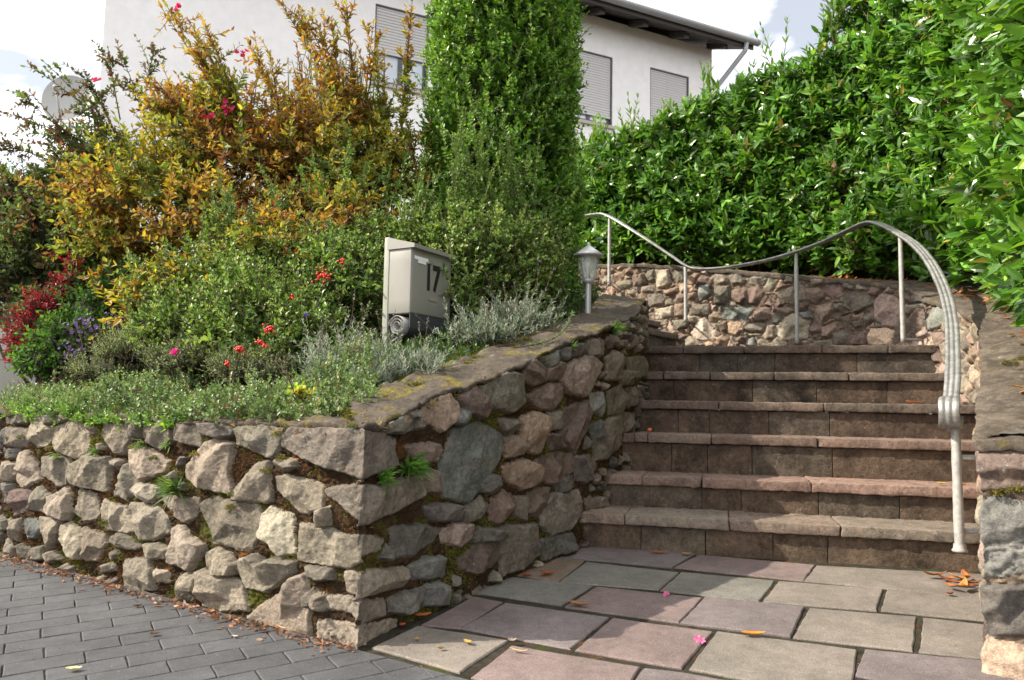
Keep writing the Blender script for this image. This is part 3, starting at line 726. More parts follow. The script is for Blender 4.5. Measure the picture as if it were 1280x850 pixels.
# handrail
hp = [(1189, 497, 3.02), (1191, 470, 3.12), (1191, 440, 3.3), (1189, 400, 3.55), (1180, 362, 3.85), (1163, 328, 4.15), (1143, 305, 4.45), (1120, 290, 4.7), (1102, 281, 4.9), (1085, 278, 5.05), (1060, 288, 5.18), (1030, 302, 5.3), (995, 315, 5.42),
      (960, 325, 5.52), (930, 331, 5.6), (900, 335.5, 5.68), (872, 336.5, 5.75), (857, 332, 5.8), (838, 319, 5.88), (800, 294, 6.05), (762, 271, 6.3), (745, 268, 6.45), (715, 276, 6.8), (685, 300, 7.1)]
HP = np.array([at(*p) for p in hp])
def spline(P, n=8):
    P = np.asarray(P, float); out = []
    Q = np.vstack([2*P[0]-P[1], P, 2*P[-1]-P[-2]])
    for i in range(1, len(Q)-2):
        for k in range(n):
            t = k/n; a, b, c, d = Q[i-1:i+3]
            out.append(.5*((2*b)+(-a+c)*t+(2*a-5*b+4*c-d)*t*t+(-a+3*b-3*c+d)*t**3))
    out.append(P[-1]); return np.array(out)
HS = spline(HP, 8)
T0 = nrm(np.gradient(HS, axis=0))
wd = nrm(np.cross(T0, Z3)); 
for _ in range(3): wd = nrm(smooth1(wd, 4))
# curl at the lower end : continues down and rolls back under
t0 = -T0[0]; hz = nrm(np.array([t0[0], t0[1], 0])); w0_ = wd[0]
curl = []; cc_ = HS[0]+hz*.0+np.array([0, 0, 0]); rad = .04
a0 = math.atan2(t0[2], t0@hz)          # heading angle (down)
p = HS[0].copy(); ang = a0
pts_c = []
ang = a0
for k in range(29):
    fwd = 1 if k < 6 else -1
    ang += R(9) if k < 6 else -R(11.5)
    r_ = .052
    p = p+(hz*math.cos(ang)+Z3*math.sin(ang))*(r_*R(11.5)*1.0)
    pts_c.append(p.copy())
BP = np.vstack([np.array(pts_c)[::-1], HS]); BW = np.vstack([np.tile(w0_, (len(pts_c), 1)), wd])
BT = nrm(np.gradient(BP, axis=0)); BN = nrm(np.cross(BW, BT))
prof = []
W_ = .028; 
for s in np.linspace(-1, 1, 25): prof.append((s*W_, .006+.0032*abs(math.cos(s*math.pi*1.5))**1.2))
for s in np.linspace(1, -1, 13): prof.append((s*W_, -.0065))
prof = np.array(prof); m = len(prof)
scale = np.ones(len(BP)); nC = len(pts_c); scale[:nC] = np.linspace(1.45, 1.1, nC)
hammer = 1+.07*fbm(BP, 18, 2, 3)
V = BP[:, None]+BW[:, None]*(prof[:, 0][None]*(scale*hammer)[:, None])[..., None]+BN[:, None]*(prof[:, 1][None]*hammer[:, None])[..., None]
n = len(BP)
f = np.array([(i*m+j, i*m+(j+1) % m, (i+1)*m+(j+1) % m, (i+1)*m+j) for i in range(n-1) for j in range(m)])
rail = thing('handrail', 'wrought iron handrail with rolled lower end sweeping up beside the steps', 'handrail', (*at(1193, 690, 2.98)[:2], 0))
mb = MB(); mb.add(V.reshape(-1, 3), [f, np.array([list(range(m))[::-1], [(n-1)*m+j for j in range(m)]])], (.5, .5, .5)); mb.build('rail', M_iron, rail)
def forged(P, r, seed=0):
    P = np.asarray(P, float); t = np.linspace(0, 1, 24)[:, None]
    Q = P[0]+(P[1]-P[0])*t; rr = r*(1+.09*fbm(Q, 30, 2, seed)); return Q, rr
def postgeo(P, r, seed, nm='post', extra=None):
    mb = MB(); Q, rr = forged(P, r, seed); tube(mb, Q, rr, 12)
    if extra: extra(mb)
    return mb.build(nm, M_postp, rail)
pb = at(1194, 688, 2.98); ptp = at(1190, 505, 3.03); ptp = np.array([pb[0]*.5+ptp[0]*.5+.004, 2.99, ptp[2]])
pb = np.array([ptp[0]-.006, 2.975, pb[2]])
po = postgeo((pb, ptp), .0175, 1)
mb = MB(); lathe(mb, pb-np.array([0, 0, .004]), [(0, 0), (.026, 0), (.028, .006), (.022, .014), (.021, .03)], 14); c_ = mb.build('foot_collar', M_postp, po)
def peg(P, Q, r=.009, nm='wall_bracket'):
    mb = MB(); tube(mb, np.array([P, Q]), r, 8); mb.build(nm, M_postp, rail)
for y in (572, 664):
    q = np.array([ptp[0]+.004, 2.985, at(1194, y, 2.98)[2]]); peg(q, q+np.array([.16, .03, 0]), .0105)
for k, (px, ytop, ybot, Y) in enumerate(((1126, 294, 428, 4.63), (994, 317, 430, 5.42), (857, 333, 402, 5.8), (762, 273, 358, 6.28))):
    j = np.argmin(abs(proj(HS)[0]-px)+abs(HS[:, 1]-Y)*40); top = HS[j]
    bz = at(px+4, ybot, top[1])[2]; b_ = np.array([top[0], top[1], bz])
    postgeo((b_, top-np.array([0, 0, .004])), .0135, 5+k)
    for zz_ in ((bz+.02, bz+.22) if k == 0 else (bz+.03,)):
        q = np.array([b_[0], b_[1], zz_]); dirn = np.array([.93, .35, 0]) if k == 0 else np.array([.3, .95, 0]); peg(q, q+dirn*(.2 if k == 0 else .3), .007)
q = HS[np.argmin(abs(HS[:, 1]-3.72))]
peg(np.array([q[0], q[1]-.25, q[2]-.24]), np.array([q[0]+.2, q[1]-.2, q[2]-.24]), .008)

# mailbox
M_mbx = plain('beige_grey_sheet_metal', (.255, .247, .225), .42, .1, .1, .0006, 90, .06)
M_mbd = plain('dark_grey_sheet_metal', (.05, .053, .06), .45, .1)
M_black = plain('black_plastic', (.012, .012, .012), .4)
M_lab = plain('white_sticker', (.75, .76, .78), .5)
M_chrome = plain('lock_metal', (.6, .6, .6), .3, .9)
fd = nrm(np.array([.5, .866, 0])); bk = nrm(np.array([-.866, .5, 0])); fn = -bk
mo = at(512, 391, 3.49); mH = at(512, 305, 3.49)[2]-mo[2]; mW = .32; mD = .125
mbx = thing('mailbox', 'beige metal mailbox numbered 17 with a newspaper tube underneath, standing in the flower bed', 'mailbox', (mo[0], mo[1]+.1, .86))
def mobj(nm, fn_, mat, par=None, smooth=False):
    mb = MB(); fn_(mb); o = mb.build(nm, mat, par or mbx, smooth); return o
def _body(mb):
    rbox(mb, mo, fd, bk, Z3, (mW, mD, mH-.012), r=.004, cell=.06)
body = mobj('body', _body, M_mbx, smooth=True)
def _door(mb): rbox(mb, mo+fn*.002+fd*.006+Z3*.004, fd, bk, Z3, (mW-.012, .004, mH-.026), r=.0018, cell=.08)
door = mobj('door', _door, M_mbx, smooth=True)
def _lid(mb):
    # sloping lid, higher at the back, overhanging the front
    a = mo+Z3*(mH-.016)+fn*.022-fd*.008; L = mW+.016; D = mD+.03
    V = []
    for s in (0, L):
        o = a+fd*s
        V += [o, o+bk*D, o+bk*D+Z3*.052, o+bk*(D-.02)+Z3*.052, o+Z3*.018]
    F5 = np.array([[0, 1, 2, 3, 4], [9, 8, 7, 6, 5]]); F4 = np.array([(i, i+5, (i+1) % 5+5, (i+1) % 5) for i in range(5)])
    mb.add(np.array(V), [F5, F4])
lid = mobj('lid', _lid, M_mbx)
def _tube(mb):
    # half open newspaper tube: U-shaped sheet, open at both ends
    n = 20; prof = []; hh = .055; rr = mD/2
    for t in np.linspace(0, math.pi, n): prof.append((rr-rr*math.cos(t), -hh-rr*.85*math.sin(t)))
    prof = [(0, 0)]+prof+[(mD, 0)]
    inn = [(min(max(x, .004), mD-.004), z+(.004 if 0 < k < len(prof)-1 else 0)) for k, (x, z) in enumerate(prof)]
    V = []
    for s in (.003, mW-.003):
        for x, z in prof: V.append(mo+fd*s+bk*x+Z3*(z-.0015))
        for x, z in inn: V.append(mo+fd*s+bk*x+Z3*(z-.0015))
    m_ = len(prof); f = []
    for i in range(m_-1):
        f += [(i, i+1, 2*m_+i+1, 2*m_+i), (m_+i+1, m_+i, 3*m_+i, 3*m_+i+1), (i+1, i, m_+i, m_+i+1), (2*m_+i, 2*m_+i+1, 3*m_+i+1, 3*m_+i)]
    mb.add(np.array(V), np.array(f))
mobj('newspaper_tube', _tube, M_mbd)
def _post(mb): rbox(mb, np.array([mo[0], mo[1], .80])+bk*(mD+.002)+fd*.0, fd, bk, Z3, (.035, .03, mo[2]+mH+.045-.80), r=.003, cell=.2)
mobj('post', _post, plain('green_grey_post', (.30, .31, .26), .6, 0, .3, .002, 60, .3), smooth=True)
def _post2(mb): rbox(mb, np.array([mo[0], mo[1], .80])+bk*(mD+.002)+fd*(mW-.04), fd, bk, Z3, (.035, .03, mo[2]+mH+.02-.80), r=.003, cell=.2)
mobj('post', _post2, bpy.data.materials['green_grey_post'], smooth=True)
def text_obj(nm, s, size, pos, mat, par, bold=.0, sx=1.):
    cu = bpy.data.curves.new(nm, 'FONT'); cu.body = s; cu.size = size; cu.extrude = .0012; cu.offset = bold; cu.align_x = 'CENTER'; cu.align_y = 'CENTER'
    o = bpy.data.objects.new(nm, cu); COL.objects.link(o)
    from mathutils import Matrix
    Mx = Matrix(((fd[0]*sx, 0, fn[0], pos[0]), (fd[1]*sx, 0, fn[1], pos[1]), (0, 1, 0, pos[2]), (0, 0, 0, 1)))
    o.matrix_world = Mx
    dg = bpy.context.evaluated_depsgraph_get(); me = bpy.data.meshes.new_from_object(o.evaluated_get(dg)); me.transform(Mx)
    bpy.data.objects.remove(o); ob = bpy.data.objects.new(nm, me); me.materials.clear(); me.materials.append(mat); COL.objects.link(ob)
    ob.parent = par; par_b = par.matrix_basis; ob.matrix_parent_inverse = par_b.inverted() if par is mbx else (mbx.matrix_basis).inverted() if False else par_b.inverted()
    return ob
face = mo+fn*.0035
t_ = text_obj('house_number', '17', .168, face+fd*(mW*.51)+Z3*(mH*.56), M_black, mbx, .005, .74)
def _stk(mb):
    box(mb, face+fd*.02+Z3*(mH-.064), fd, fn, Z3, (.105, .0012, .016)); box(mb, face+fd*.047+Z3*(mH-.078), fd, fn, Z3, (.06, .0012, .0135))
stk = mobj('sticker', _stk, M_lab)
def _lock(mb):
    c_ = face+fd*(mW*.47)+Z3*(mH-.062); th = np.linspace(0, 2*math.pi, 12, endpoint=False)
    V = [c_+fn*d_+(fd*math.cos(t)+Z3*math.sin(t))*.007 for d_ in (0, .004) for t in th]
    mb.add(np.array(V), [np.array([(i, (i+1) % 12, 12+(i+1) % 12, 12+i) for i in range(12)]), np.array([list(range(12, 24))])])
mobj('lock', _lock, M_chrome)
def _np(mb): box(mb, face+fd*(mW*.42)+Z3*(mH*.235), fd, fn, Z3, (.065, .0012, .018))
mobj('name_plate', _np, plain('faded_name_plate', (.27, .245, .18), .5))
# rolled paper in clear wrapping in the tube
M_roll = plain('wrapped_paper', (.40, .40, .38), .35, 0, .5, .003, 70, .5)
mb = MB(); n_ = 18; L0_ = mo+bk*(mD*.5)-Z3*.056-fd*.012
th = np.linspace(0, 5*math.pi, 60); V = []
for s in (0, .27):
    for t in th: V.append(L0_+fd*s+(bk*math.cos(t)+Z3*math.sin(t))*(.048-.0075*t/math.pi*(.9))*(1+.03*math.sin(5*t)))
mb.add(np.array(V), np.array([(i, i+1, 61+i, 60+i) for i in range(59)]))
roll = mb.build('rolled_newspaper', M_roll, None, True); tag(roll, 'rolled newspaper in clear wrapping poking out of the tube below the mailbox', 'newspaper')
sol = roll.modifiers.new('th', 'SOLIDIFY'); sol.thickness = .0015

# garden lamp
M_lampm = plain('pale_grey_metal', (.46, .47, .48), .38, .3, .1, .0005, 80, .1)
gl, ntg, bg = newmat('lantern_glass'); bg.inputs['Base Color'].default_value = (.9, .92, .9, 1); bg.inputs['Roughness'].default_value = .08; bg.inputs['Transmission Weight'].default_value = .85; bg.inputs['IOR'].default_value = 1.15
M_glassl = gl
_t = N(ntg, 'ShaderNodeBsdfTransparent'); _t.inputs['Color'].default_value = (.86, .89, .86, 1); _m = N(ntg, 'ShaderNodeMixShader'); _m.inputs[0].default_value = .22
bg.inputs['Transmission Weight'].default_value = 0.; ntg.links.new(_t.outputs[0], _m.inputs[1]); ntg.links.new(bg.outputs[0], _m.inputs[2]); ntg.links.new(_m.outputs[0], ntg.nodes['Material Output'].inputs['Surface'])
lb = onbed(735, 4.25); 
lz = at(735, 403, 4.25); lb = np.array([lz[0], 4.25, min(lb[2]+.012, lz[2])])
s_ = 4.25/F
lamp = thing('garden_lamp', 'small pewter-grey garden lantern on a short post on top of the wall', 'lamp', lb)
def lm(nm, prof, mat, n=16, dz=0, par=None, dx=0):
    mb = MB(); lathe(mb, lb+np.array([dx, 0, dz]), prof, n); return mb.build(nm, mat, par or lamp, n > 10)
lm('base_plate', [(0, 0), (.040, 0), (.040, .006), (.018, .009), (0, .009)], M_lampm)
lm('post', [(.0165, .005), (.0165, 49*s_), (.0165, 50*s_)], M_lampm)
lm('collar', [(.017, 49*s_), (.033, 50.5*s_), (.035, 54*s_), (.033, 55*s_), (0, 55*s_)], M_lampm)
gq = lm('lantern_glass', [(.040, 55*s_), (.058, 84*s_), (.058, 85*s_), (.0555, 84.8*s_), (.0375, 55.5*s_)], M_glassl, 8)
for k in range(8):
    a_ = 2*math.pi*k/8; mb = MB()
    tube(mb, [lb+np.array([.041*math.cos(a_), .041*math.sin(a_), 55*s_]), lb+np.array([.0595*math.cos(a_), .0595*math.sin(a_), 84.5*s_])], .0018, 6); mb.build('glazing_bar', M_lampm, gq)
lm('bulb', [(0, 56*s_), (.014, 58*s_), (.014, 66*s_), (.022, 71*s_), (.024, 76*s_), (.016, 82*s_), (0, 84*s_)], plain('bulb_white', (.75, .75, .7), .3))
roof = lm('roof', [(.0, 83.6*s_), (.082, 83.6*s_), (.084, 86*s_), (.045, 92*s_), (.018, 96.5*s_), (.012, 97*s_)], M_lampm, 24)
lm('finial', [(.012, 96.5*s_), (.007, 98*s_), (.009, 100*s_), (.004, 102*s_), (0, 103*s_)], M_lampm, 12, par=roof)

# house
M_rend = plain('pale_render', (.83, .82, .83), .9, 0, .5, .006, 40, .09)
M_shut = plain('grey_shutter_slats', (.52, .51, .51), .5)
M_frame = plain('anthracite_frame', (.055, .055, .065), .4)
M_pane, ntp, bp_ = newmat('window_pane'); bp_.inputs['Base Color'].default_value = (.5, .55, .62, 1); bp_.inputs['Roughness'].default_value = .08; bp_.inputs['Specular IOR Level'].default_value = .8
M_gut = metal('zinc_gutter', (.36, .37, .39), .45, .3, 8, .1, .1)
M_wood = plain('dark_stained_wood', (.055, .048, .044), .7)
M_roof = plain('dark_roof_tiles', (.06, .055, .055), .8)
hd = nrm(np.array([.894, .449, 0])); hnn = np.array([.449, -.894, 0])       # along facade, outward
def onfac(px, py, out=0.):
    k = (px-640)/F; Y = 14/(1-.502*k); p = at(px, py, Y)
    # iterate: plane through (0,14) direction hd
    d = ray(px, py); n_ = np.array([.449, -.894, 0]); o_ = np.array([0, 14., 0])+hnn*out
    t = ((o_-CAM)@n_)/(d@n_); return CAM+d*t
hL = onfac(129, 40); hR = onfac(890, 80); EZ = onfac(860, 60)[2]+.12
house = thing('house', 'two-storey pale rendered house with shuttered windows and dark eaves above the garden', 'house', (hL+hR)*[.5, .5, 0]+np.array([0, 0, 1.]))
Wd = np.linalg.norm((hR-hL)[:2])
def s_of(p): return (p-hL)@hd
wins = []
def corner(px, py): p = onfac(px, py); return s_of(p), p[2]
# (left px/top), right
w1 = (corner(469.6, 5.8)[0], corner(537.2, 19.8)[0], corner(534, 116)[1], corner(503, 12.5)[1])
w2s = corner(766, 72)[0]; w2 = (w2s-(w1[1]-w1[0])*1.06, w2s, corner(765.5, 158.5)[1], corner(766, 72)[1])
w3s = corner(812.7, 83.7)[0]; w3 = (w3s, w3s+1.0, w2[2], corner(812.7, 83.7)[1])
wins = [w1, w2, w3]
hz0 = .9
# wall as strips around the openings
def _hw(mb):
    xs = sorted([0, Wd]+[v for w in wins for v in w[:2]])
    base = np.array([hL[0], hL[1], 0])
    def strip(a, b_, z0, z1):
        box(mb, base+hd*a-hnn*.32+Z3*z0, hd, hnn, Z3, (b_-a, .32, z1-z0))
    for a, b_ in zip(xs[:-1], xs[1:]):
        w = [w for w in wins if w[0] <= a+1e-6 and w[1] >= b_-1e-6]
        if w: strip(a, b_, hz0, w[0][2]); strip(a, b_, w[0][3], EZ)
        else: strip(a, b_, hz0, EZ)
    box(mb, base-hnn*8+Z3*hz0, hd, hnn, Z3, (.3, 7.679, EZ-hz0)); box(mb, base+hd*(Wd-.3)-hnn*8+Z3*hz0, hd, hnn, Z3, (.3, 7.679, EZ-hz0))
    box(mb, base+hd*.31-hnn*8+Z3*hz0, hd, hnn, Z3, (Wd-.62, .3, EZ-hz0))
    # gable triangles
    for s in (0.002, Wd-.298):
        o_ = base+hd*s+Z3*(EZ+.002); V = [o_-hnn*.01, o_-hnn*7.99, o_-hnn*4+Z3*1.75]; V += [v+hd*.296 for v in V]
        mb.add(np.array(V), [np.array([(0, 1, 2), (5, 4, 3)]), np.array([(0, 3, 4, 1), (1, 4, 5, 2), (2, 5, 3, 0)])])
mb = MB(); _hw(mb); mb.build('wall', M_rend, house, False)
base = np.array([hL[0], hL[1], 0])
def hobj(nm, fn_, mat, par=house):
    mb = MB(); fn_(mb); o = mb.build(nm, mat, par, False); 
    if par is not house: o.matrix_parent_inverse = par.matrix_basis.inverted() if False else house.matrix_basis.inverted()
    return o
for k, (a_, b_, z0, z1) in enumerate(wins):
    drop = (.60, .86, 1.)[k]          # how far the roller shutter is down
    o0 = base+hd*a_+Z3*z0; ww = b_-a_; hh_ = z1-z0; ft_ = .075
    wt = thing('window', None, None, o0-hnn*.08); wt.parent = house; wt.matrix_parent_inverse = house.matrix_basis.inverted()
    def add(nm, f_, mat):
        mb = MB(); f_(mb); return mb.build(nm, mat, wt, False)
    def fr(mb):
        o_ = o0-hnn*.115
        for (s0, s1, q0, q1) in ((0, ft_, 0, hh_), (ww-ft_, ww, 0, hh_), (ft_, ww-ft_, 0, ft_), (ft_, ww-ft_, hh_-ft_, hh_), (ww*.5-.04, ww*.5+.04, ft_, hh_-ft_)):
            box(mb, o_+hd*(s0+.002)+Z3*(q0+.002), hd, hnn, Z3, (s1-s0-.004, .05, q1-q0-.004))
    add('frame', fr, M_frame)
    add('pane', lambda mb: box(mb, o0-hnn*.10+hd*ft_+Z3*ft_, hd, hnn, Z3, (ww-2*ft_, .012, hh_-2*ft_)), M_pane)
    def sh(mb):
        bot = z1-hh_*drop; nsl = int((z1-bot)/.052)
        for j in range(nsl):
            z = z1-.004-(j+1)*.052
            rbox(mb, o0+hd*.03-hnn*.05+Z3*(z-z0), hd, hnn, Z3, (ww-.06, .014, .047), r=.006, cell=1.)
        box(mb, o0+hd*.03-hnn*.052+Z3*(z1-.004-nsl*.052-.05-z0), hd, hnn, Z3, (ww-.06, .018, .045))
    add('shutter', sh, M_shut)
    def gd(mb):
        for s in (.001, ww-.029): box(mb, o0+hd*s-hnn*.06+Z3*.002, hd, hnn, Z3, (.028, .04, hh_-.004))
        box(mb, o0+hd*.03-hnn*.06+Z3*(hh_-.022), hd, hnn, Z3, (ww-.06, .045, .02))
    add('shutter_guide', gd, M_frame)
    add('sill', lambda mb: box(mb, o0-hd*.04-hnn*.06-Z3*.062, hd, hnn, Z3, (ww+.08, .12, .06)), plain('stone_sill', (.42, .38, .34), .8))
# roof with eaves, rafters, gutter, downpipe
sl = math.tan(R(22)); ov = .62
def _rf(mb):
    for sgn in (0, 1):
        e = base+hd*(-.02)+hnn*ov+Z3*(EZ-ov*sl+.12); r_ = base+hd*(-.02)-hnn*4+Z3*(EZ+4*sl+.12)
        e2_ = base+hd*(-.02)-hnn*(8+ov)+Z3*(EZ-ov*sl+.12)
        A0, B0 = (e, r_) if sgn == 0 else (r_, e2_); L = hd*(Wd+.57)
        V = [A0, A0+L, B0+L, B0]; V += [v+Z3*.07 for v in V]
        mb.add(np.array(V), np.array([(0, 3, 2, 1), (4, 5, 6, 7), (0, 1, 5, 4), (1, 2, 6, 5), (2, 3, 7, 6), (3, 0, 4, 7)]))
hobj('roof', _rf, M_roof)
hobj('fascia', lambda mb: box(mb, base+hd*(-.02)+hnn*(ov+.003)+Z3*(EZ-ov*sl+.09), hd, hnn, Z3, (Wd+.57, .03, .11)), M_wood)
for k in range(12):
    s = .15+k*(Wd-.3)/11
    def rf(mb):
        o_ = base+hd*s; V = []
        for d_ in (0, .12):
            V += [o_+hd*d_+hnn*.0+Z3*(EZ-.02), o_+hd*d_+hnn*(ov-.10)+Z3*(EZ-ov*sl+.02), o_+hd*d_+hnn*(ov-.10)+Z3*(EZ-ov*sl+.13), o_+hd*d_+Z3*(EZ+.10)]
        mb.add(np.array(V), np.array([(0, 1, 2, 3), (7, 6, 5, 4), (0, 4, 5, 1), (1, 5, 6, 2), (2, 6, 7, 3), (3, 7, 4, 0)]))
    hobj('rafter', rf, M_wood)
def _gut(mb):
    P = []; 
    for t in np.linspace(0, math.pi, 11): P.append((ov+.105-.085*math.cos(t), -.085*math.sin(t)))
    V = [base+hd*s+hnn*a_+Z3*(EZ-ov*sl+.24+z) for s in (-.05, Wd+.62) for a_, z in P]
    V += [v+Z3*.004+0 for v in V]
    n_ = len(P); f = [(i, i+1, n_+i+1, n_+i) for i in range(n_-1)]; f += [(2*n_+i+1, 2*n_+i, 3*n_+i, 3*n_+i+1) for i in range(n_-1)]
    mb.add(np.array(V), [np.array(f), np.array([list(range(n_))[::-1], list(range(n_, 2*n_))])])
g_ = hobj('gutter', _gut, M_gut)
for k in range(9):
    def jn(mb):
        P = [(ov+.105-.08*math.cos(t), -.08*math.sin(t)) for t in np.linspace(0, math.pi, 11)]; s = .5+k*(Wd/8.4)
        V = [base+hd*(s+d_)+hnn*a_+Z3*(EZ-ov*sl+.24+z) for d_ in (0, .04) for a_, z in P]
        mb.add(np.array(V), np.array([(i, i+1, 12+i, 11+i) for i in range(10)]))
    mb = MB(); jn(mb); mb.build('gutter_bracket', M_gut, house, False)
mb = MB(); tube(mb, [base+hd*(Wd+.3)+hnn*(ov+.1)+Z3*(EZ-ov*sl+.18), base+hd*(Wd+.28)+hnn*(ov+.08)+Z3*(EZ-ov*sl+.0), base+hd*(Wd+.06)+hnn*.08+Z3*(EZ-.85), base+hd*(Wd+.06)+hnn*.07+Z3*(EZ-1.1), base+hd*(Wd+.06)+hnn*.07+Z3*1.5], .05, 10); mb.build('downpipe', M_gut, house)

# satellite dish on a bracket at the left corner of the house
dc = at(85, 124, 10.6); ds = 10.6/F
dish = thing('satellite_dish', 'pale grey satellite dish mounted at the left corner of the house', 'satellite dish', dc-np.array([0, 0, .5]))
ax_ = nrm(np.array([.18, -.95, .22])); ua = nrm(np.cross(ax_, Z3)); va = np.cross(ua, ax_)
M_dish = plain('dish_grey', (.38, .38, .37), .6, 0, 0, 0, 5, .1)
mb = MB(); n1, n2 = 12, 40; V = []; 
for off in (0, -.012):
    for i in range(n1+1):
        for j in range(n2):
            r_ = i/n1; t = 2*math.pi*j/n2; V.append(dc+ua*(r_*31*ds*math.cos(t))+va*(r_*36*ds*math.sin(t))+ax_*(.10*r_*r_-.10+off))
f = [(i*n2+j, i*n2+(j+1) % n2, (i+1)*n2+(j+1) % n2, (i+1)*n2+j) for i in range(n1) for j in range(n2)]
f += [tuple((n1+1)*n2+a for a in q[::-1]) for q in f]
mb.add(np.array(V), np.array(f)); mb.build('reflector', M_dish, dish)
mb = MB(); lw = dc-va*36*ds; fe = dc+ax_*.42-va*.12
tube(mb, [lw-ax_*.02, lw+ax_*.1-Z3*.03, fe], .014, 8); mb.build('feed_arm', M_dish, dish)
mb = MB(); tube(mb, [fe-ax_*.05, fe+ax_*.02, fe+ax_*.06], [.035, .035, .02], 12); mb.build('receiver', M_dish, dish)
mb = MB(); cr = base+hd*.05-hnn*.2; tube(mb, [dc-ax_*.11-Z3*.75, dc-ax_*.14+Z3*.15], .025, 10); tube(mb, [dc-ax_*.14-Z3*.3, np.array([cr[0], cr[1], dc[2]-.35])], .022, 8); mb.build('bracket', M_dish, dish)
# ================================================================== PLANTS
ML_laurel = leaf_mat('laurel_leaf', .27, .30, .55)
ML_small = leaf_mat('glossy_small_leaf', .40, .30, .45)
ML_soft = leaf_mat('soft_leaf', .55, .42, .35, (1., .95, .45))
ML_grey = leaf_mat('felty_grey_leaf', .8, .25, .2, (.9, 1., .8))
ML_petal = leaf_mat('petal', .5, .35, .4, (1., .7, .8))
M_twig = plain('brown_twig', (.09, .06, .04), .9)
M_dark = plain('dark_core_fill', (.022, .024, .012), 1.)  # dark fill for the added solid cores that stop light inside foliage
def leaves(mb, pos, d, n, L, Wd_, col, k6=True, fold=.25, curl=.12):
    """many leaves: position, pointing direction, upper-side normal, length, width, colour"""
    pos, d, n = map(np.asarray, (pos, d, n)); K = len(pos)
    d = nrm(d); n = nrm(n-d*(n*d).sum(1, keepdims=True)); s = np.cross(n, d)
    L = np.broadcast_to(L, (K,))[:, None]; Wd_ = np.broadcast_to(Wd_, (K,))[:, None]
    if k6 == 2:     # eight-point leaf with midrib
        T = [(0, 0, 0), (.30, -.46, .5), (.68, -.38, .45), (1, 0, 0), (.68, .38, .45), (.30, .46, .5), (.33, 0, 0), (.68, 0, 0)]
        Fq = [(0, 6, 1), (0, 5, 6), (7, 3, 2), (7, 4, 3)]; F4 = [(6, 7, 2, 1), (6, 5, 4, 7)]
    else:
        T = [(0, 0, 0), (.30, -.46, .5), (.70, -.36, .45), (1, 0, 0), (.70, .36, .45), (.30, .46, .5)]
        Fq = []; F4 = [(0, 3, 2, 1), (0, 5, 4, 3)]
    V = np.stack([pos+d*L*a+s*Wd_*b+n*(Wd_*fold*c-L*curl*a*a) for a, b, c in T], 1)
    m = len(T); base_ = (np.arange(K)*m)[:, None, None]
    fs = [(base_+np.array(F4)[None]).reshape(-1, 4)]
    if Fq: fs.append((base_+np.array(Fq)[None]).reshape(-1, 3))
    mb.add(V.reshape(-1, 3), fs, np.repeat(col, m, 0))
def stems(mb, P, r0, r1, c=(.09, .06, .04)):
    """P (K, m, 3) many thin three-sided stems"""
    K, m, _ = P.shape; T = nrm(np.gradient(P, axis=1)); ref = np.array([.3, .2, .93]); A = nrm(np.cross(T, ref)); B = np.cross(T, A)
    rr = np.linspace(1, 0, m)[None, :, None]*(r0-r1)+r1
    V = np.stack([P+rr*(A*math.cos(t)+B*math.sin(t)) for t in (0, 2.094, 4.189)], 2)
    i = (np.arange(K)*m*3)[:, None, None]+(np.arange(m-1)*3)[None, :, None]; j = np.arange(3)[None, None]
    jn = (j+1) % 3
    f = np.stack([i+j, i+jn, i+3+jn, i+3+j], -1).reshape(-1, 4); mb.add(V.reshape(-1, 3), f, np.array(c))
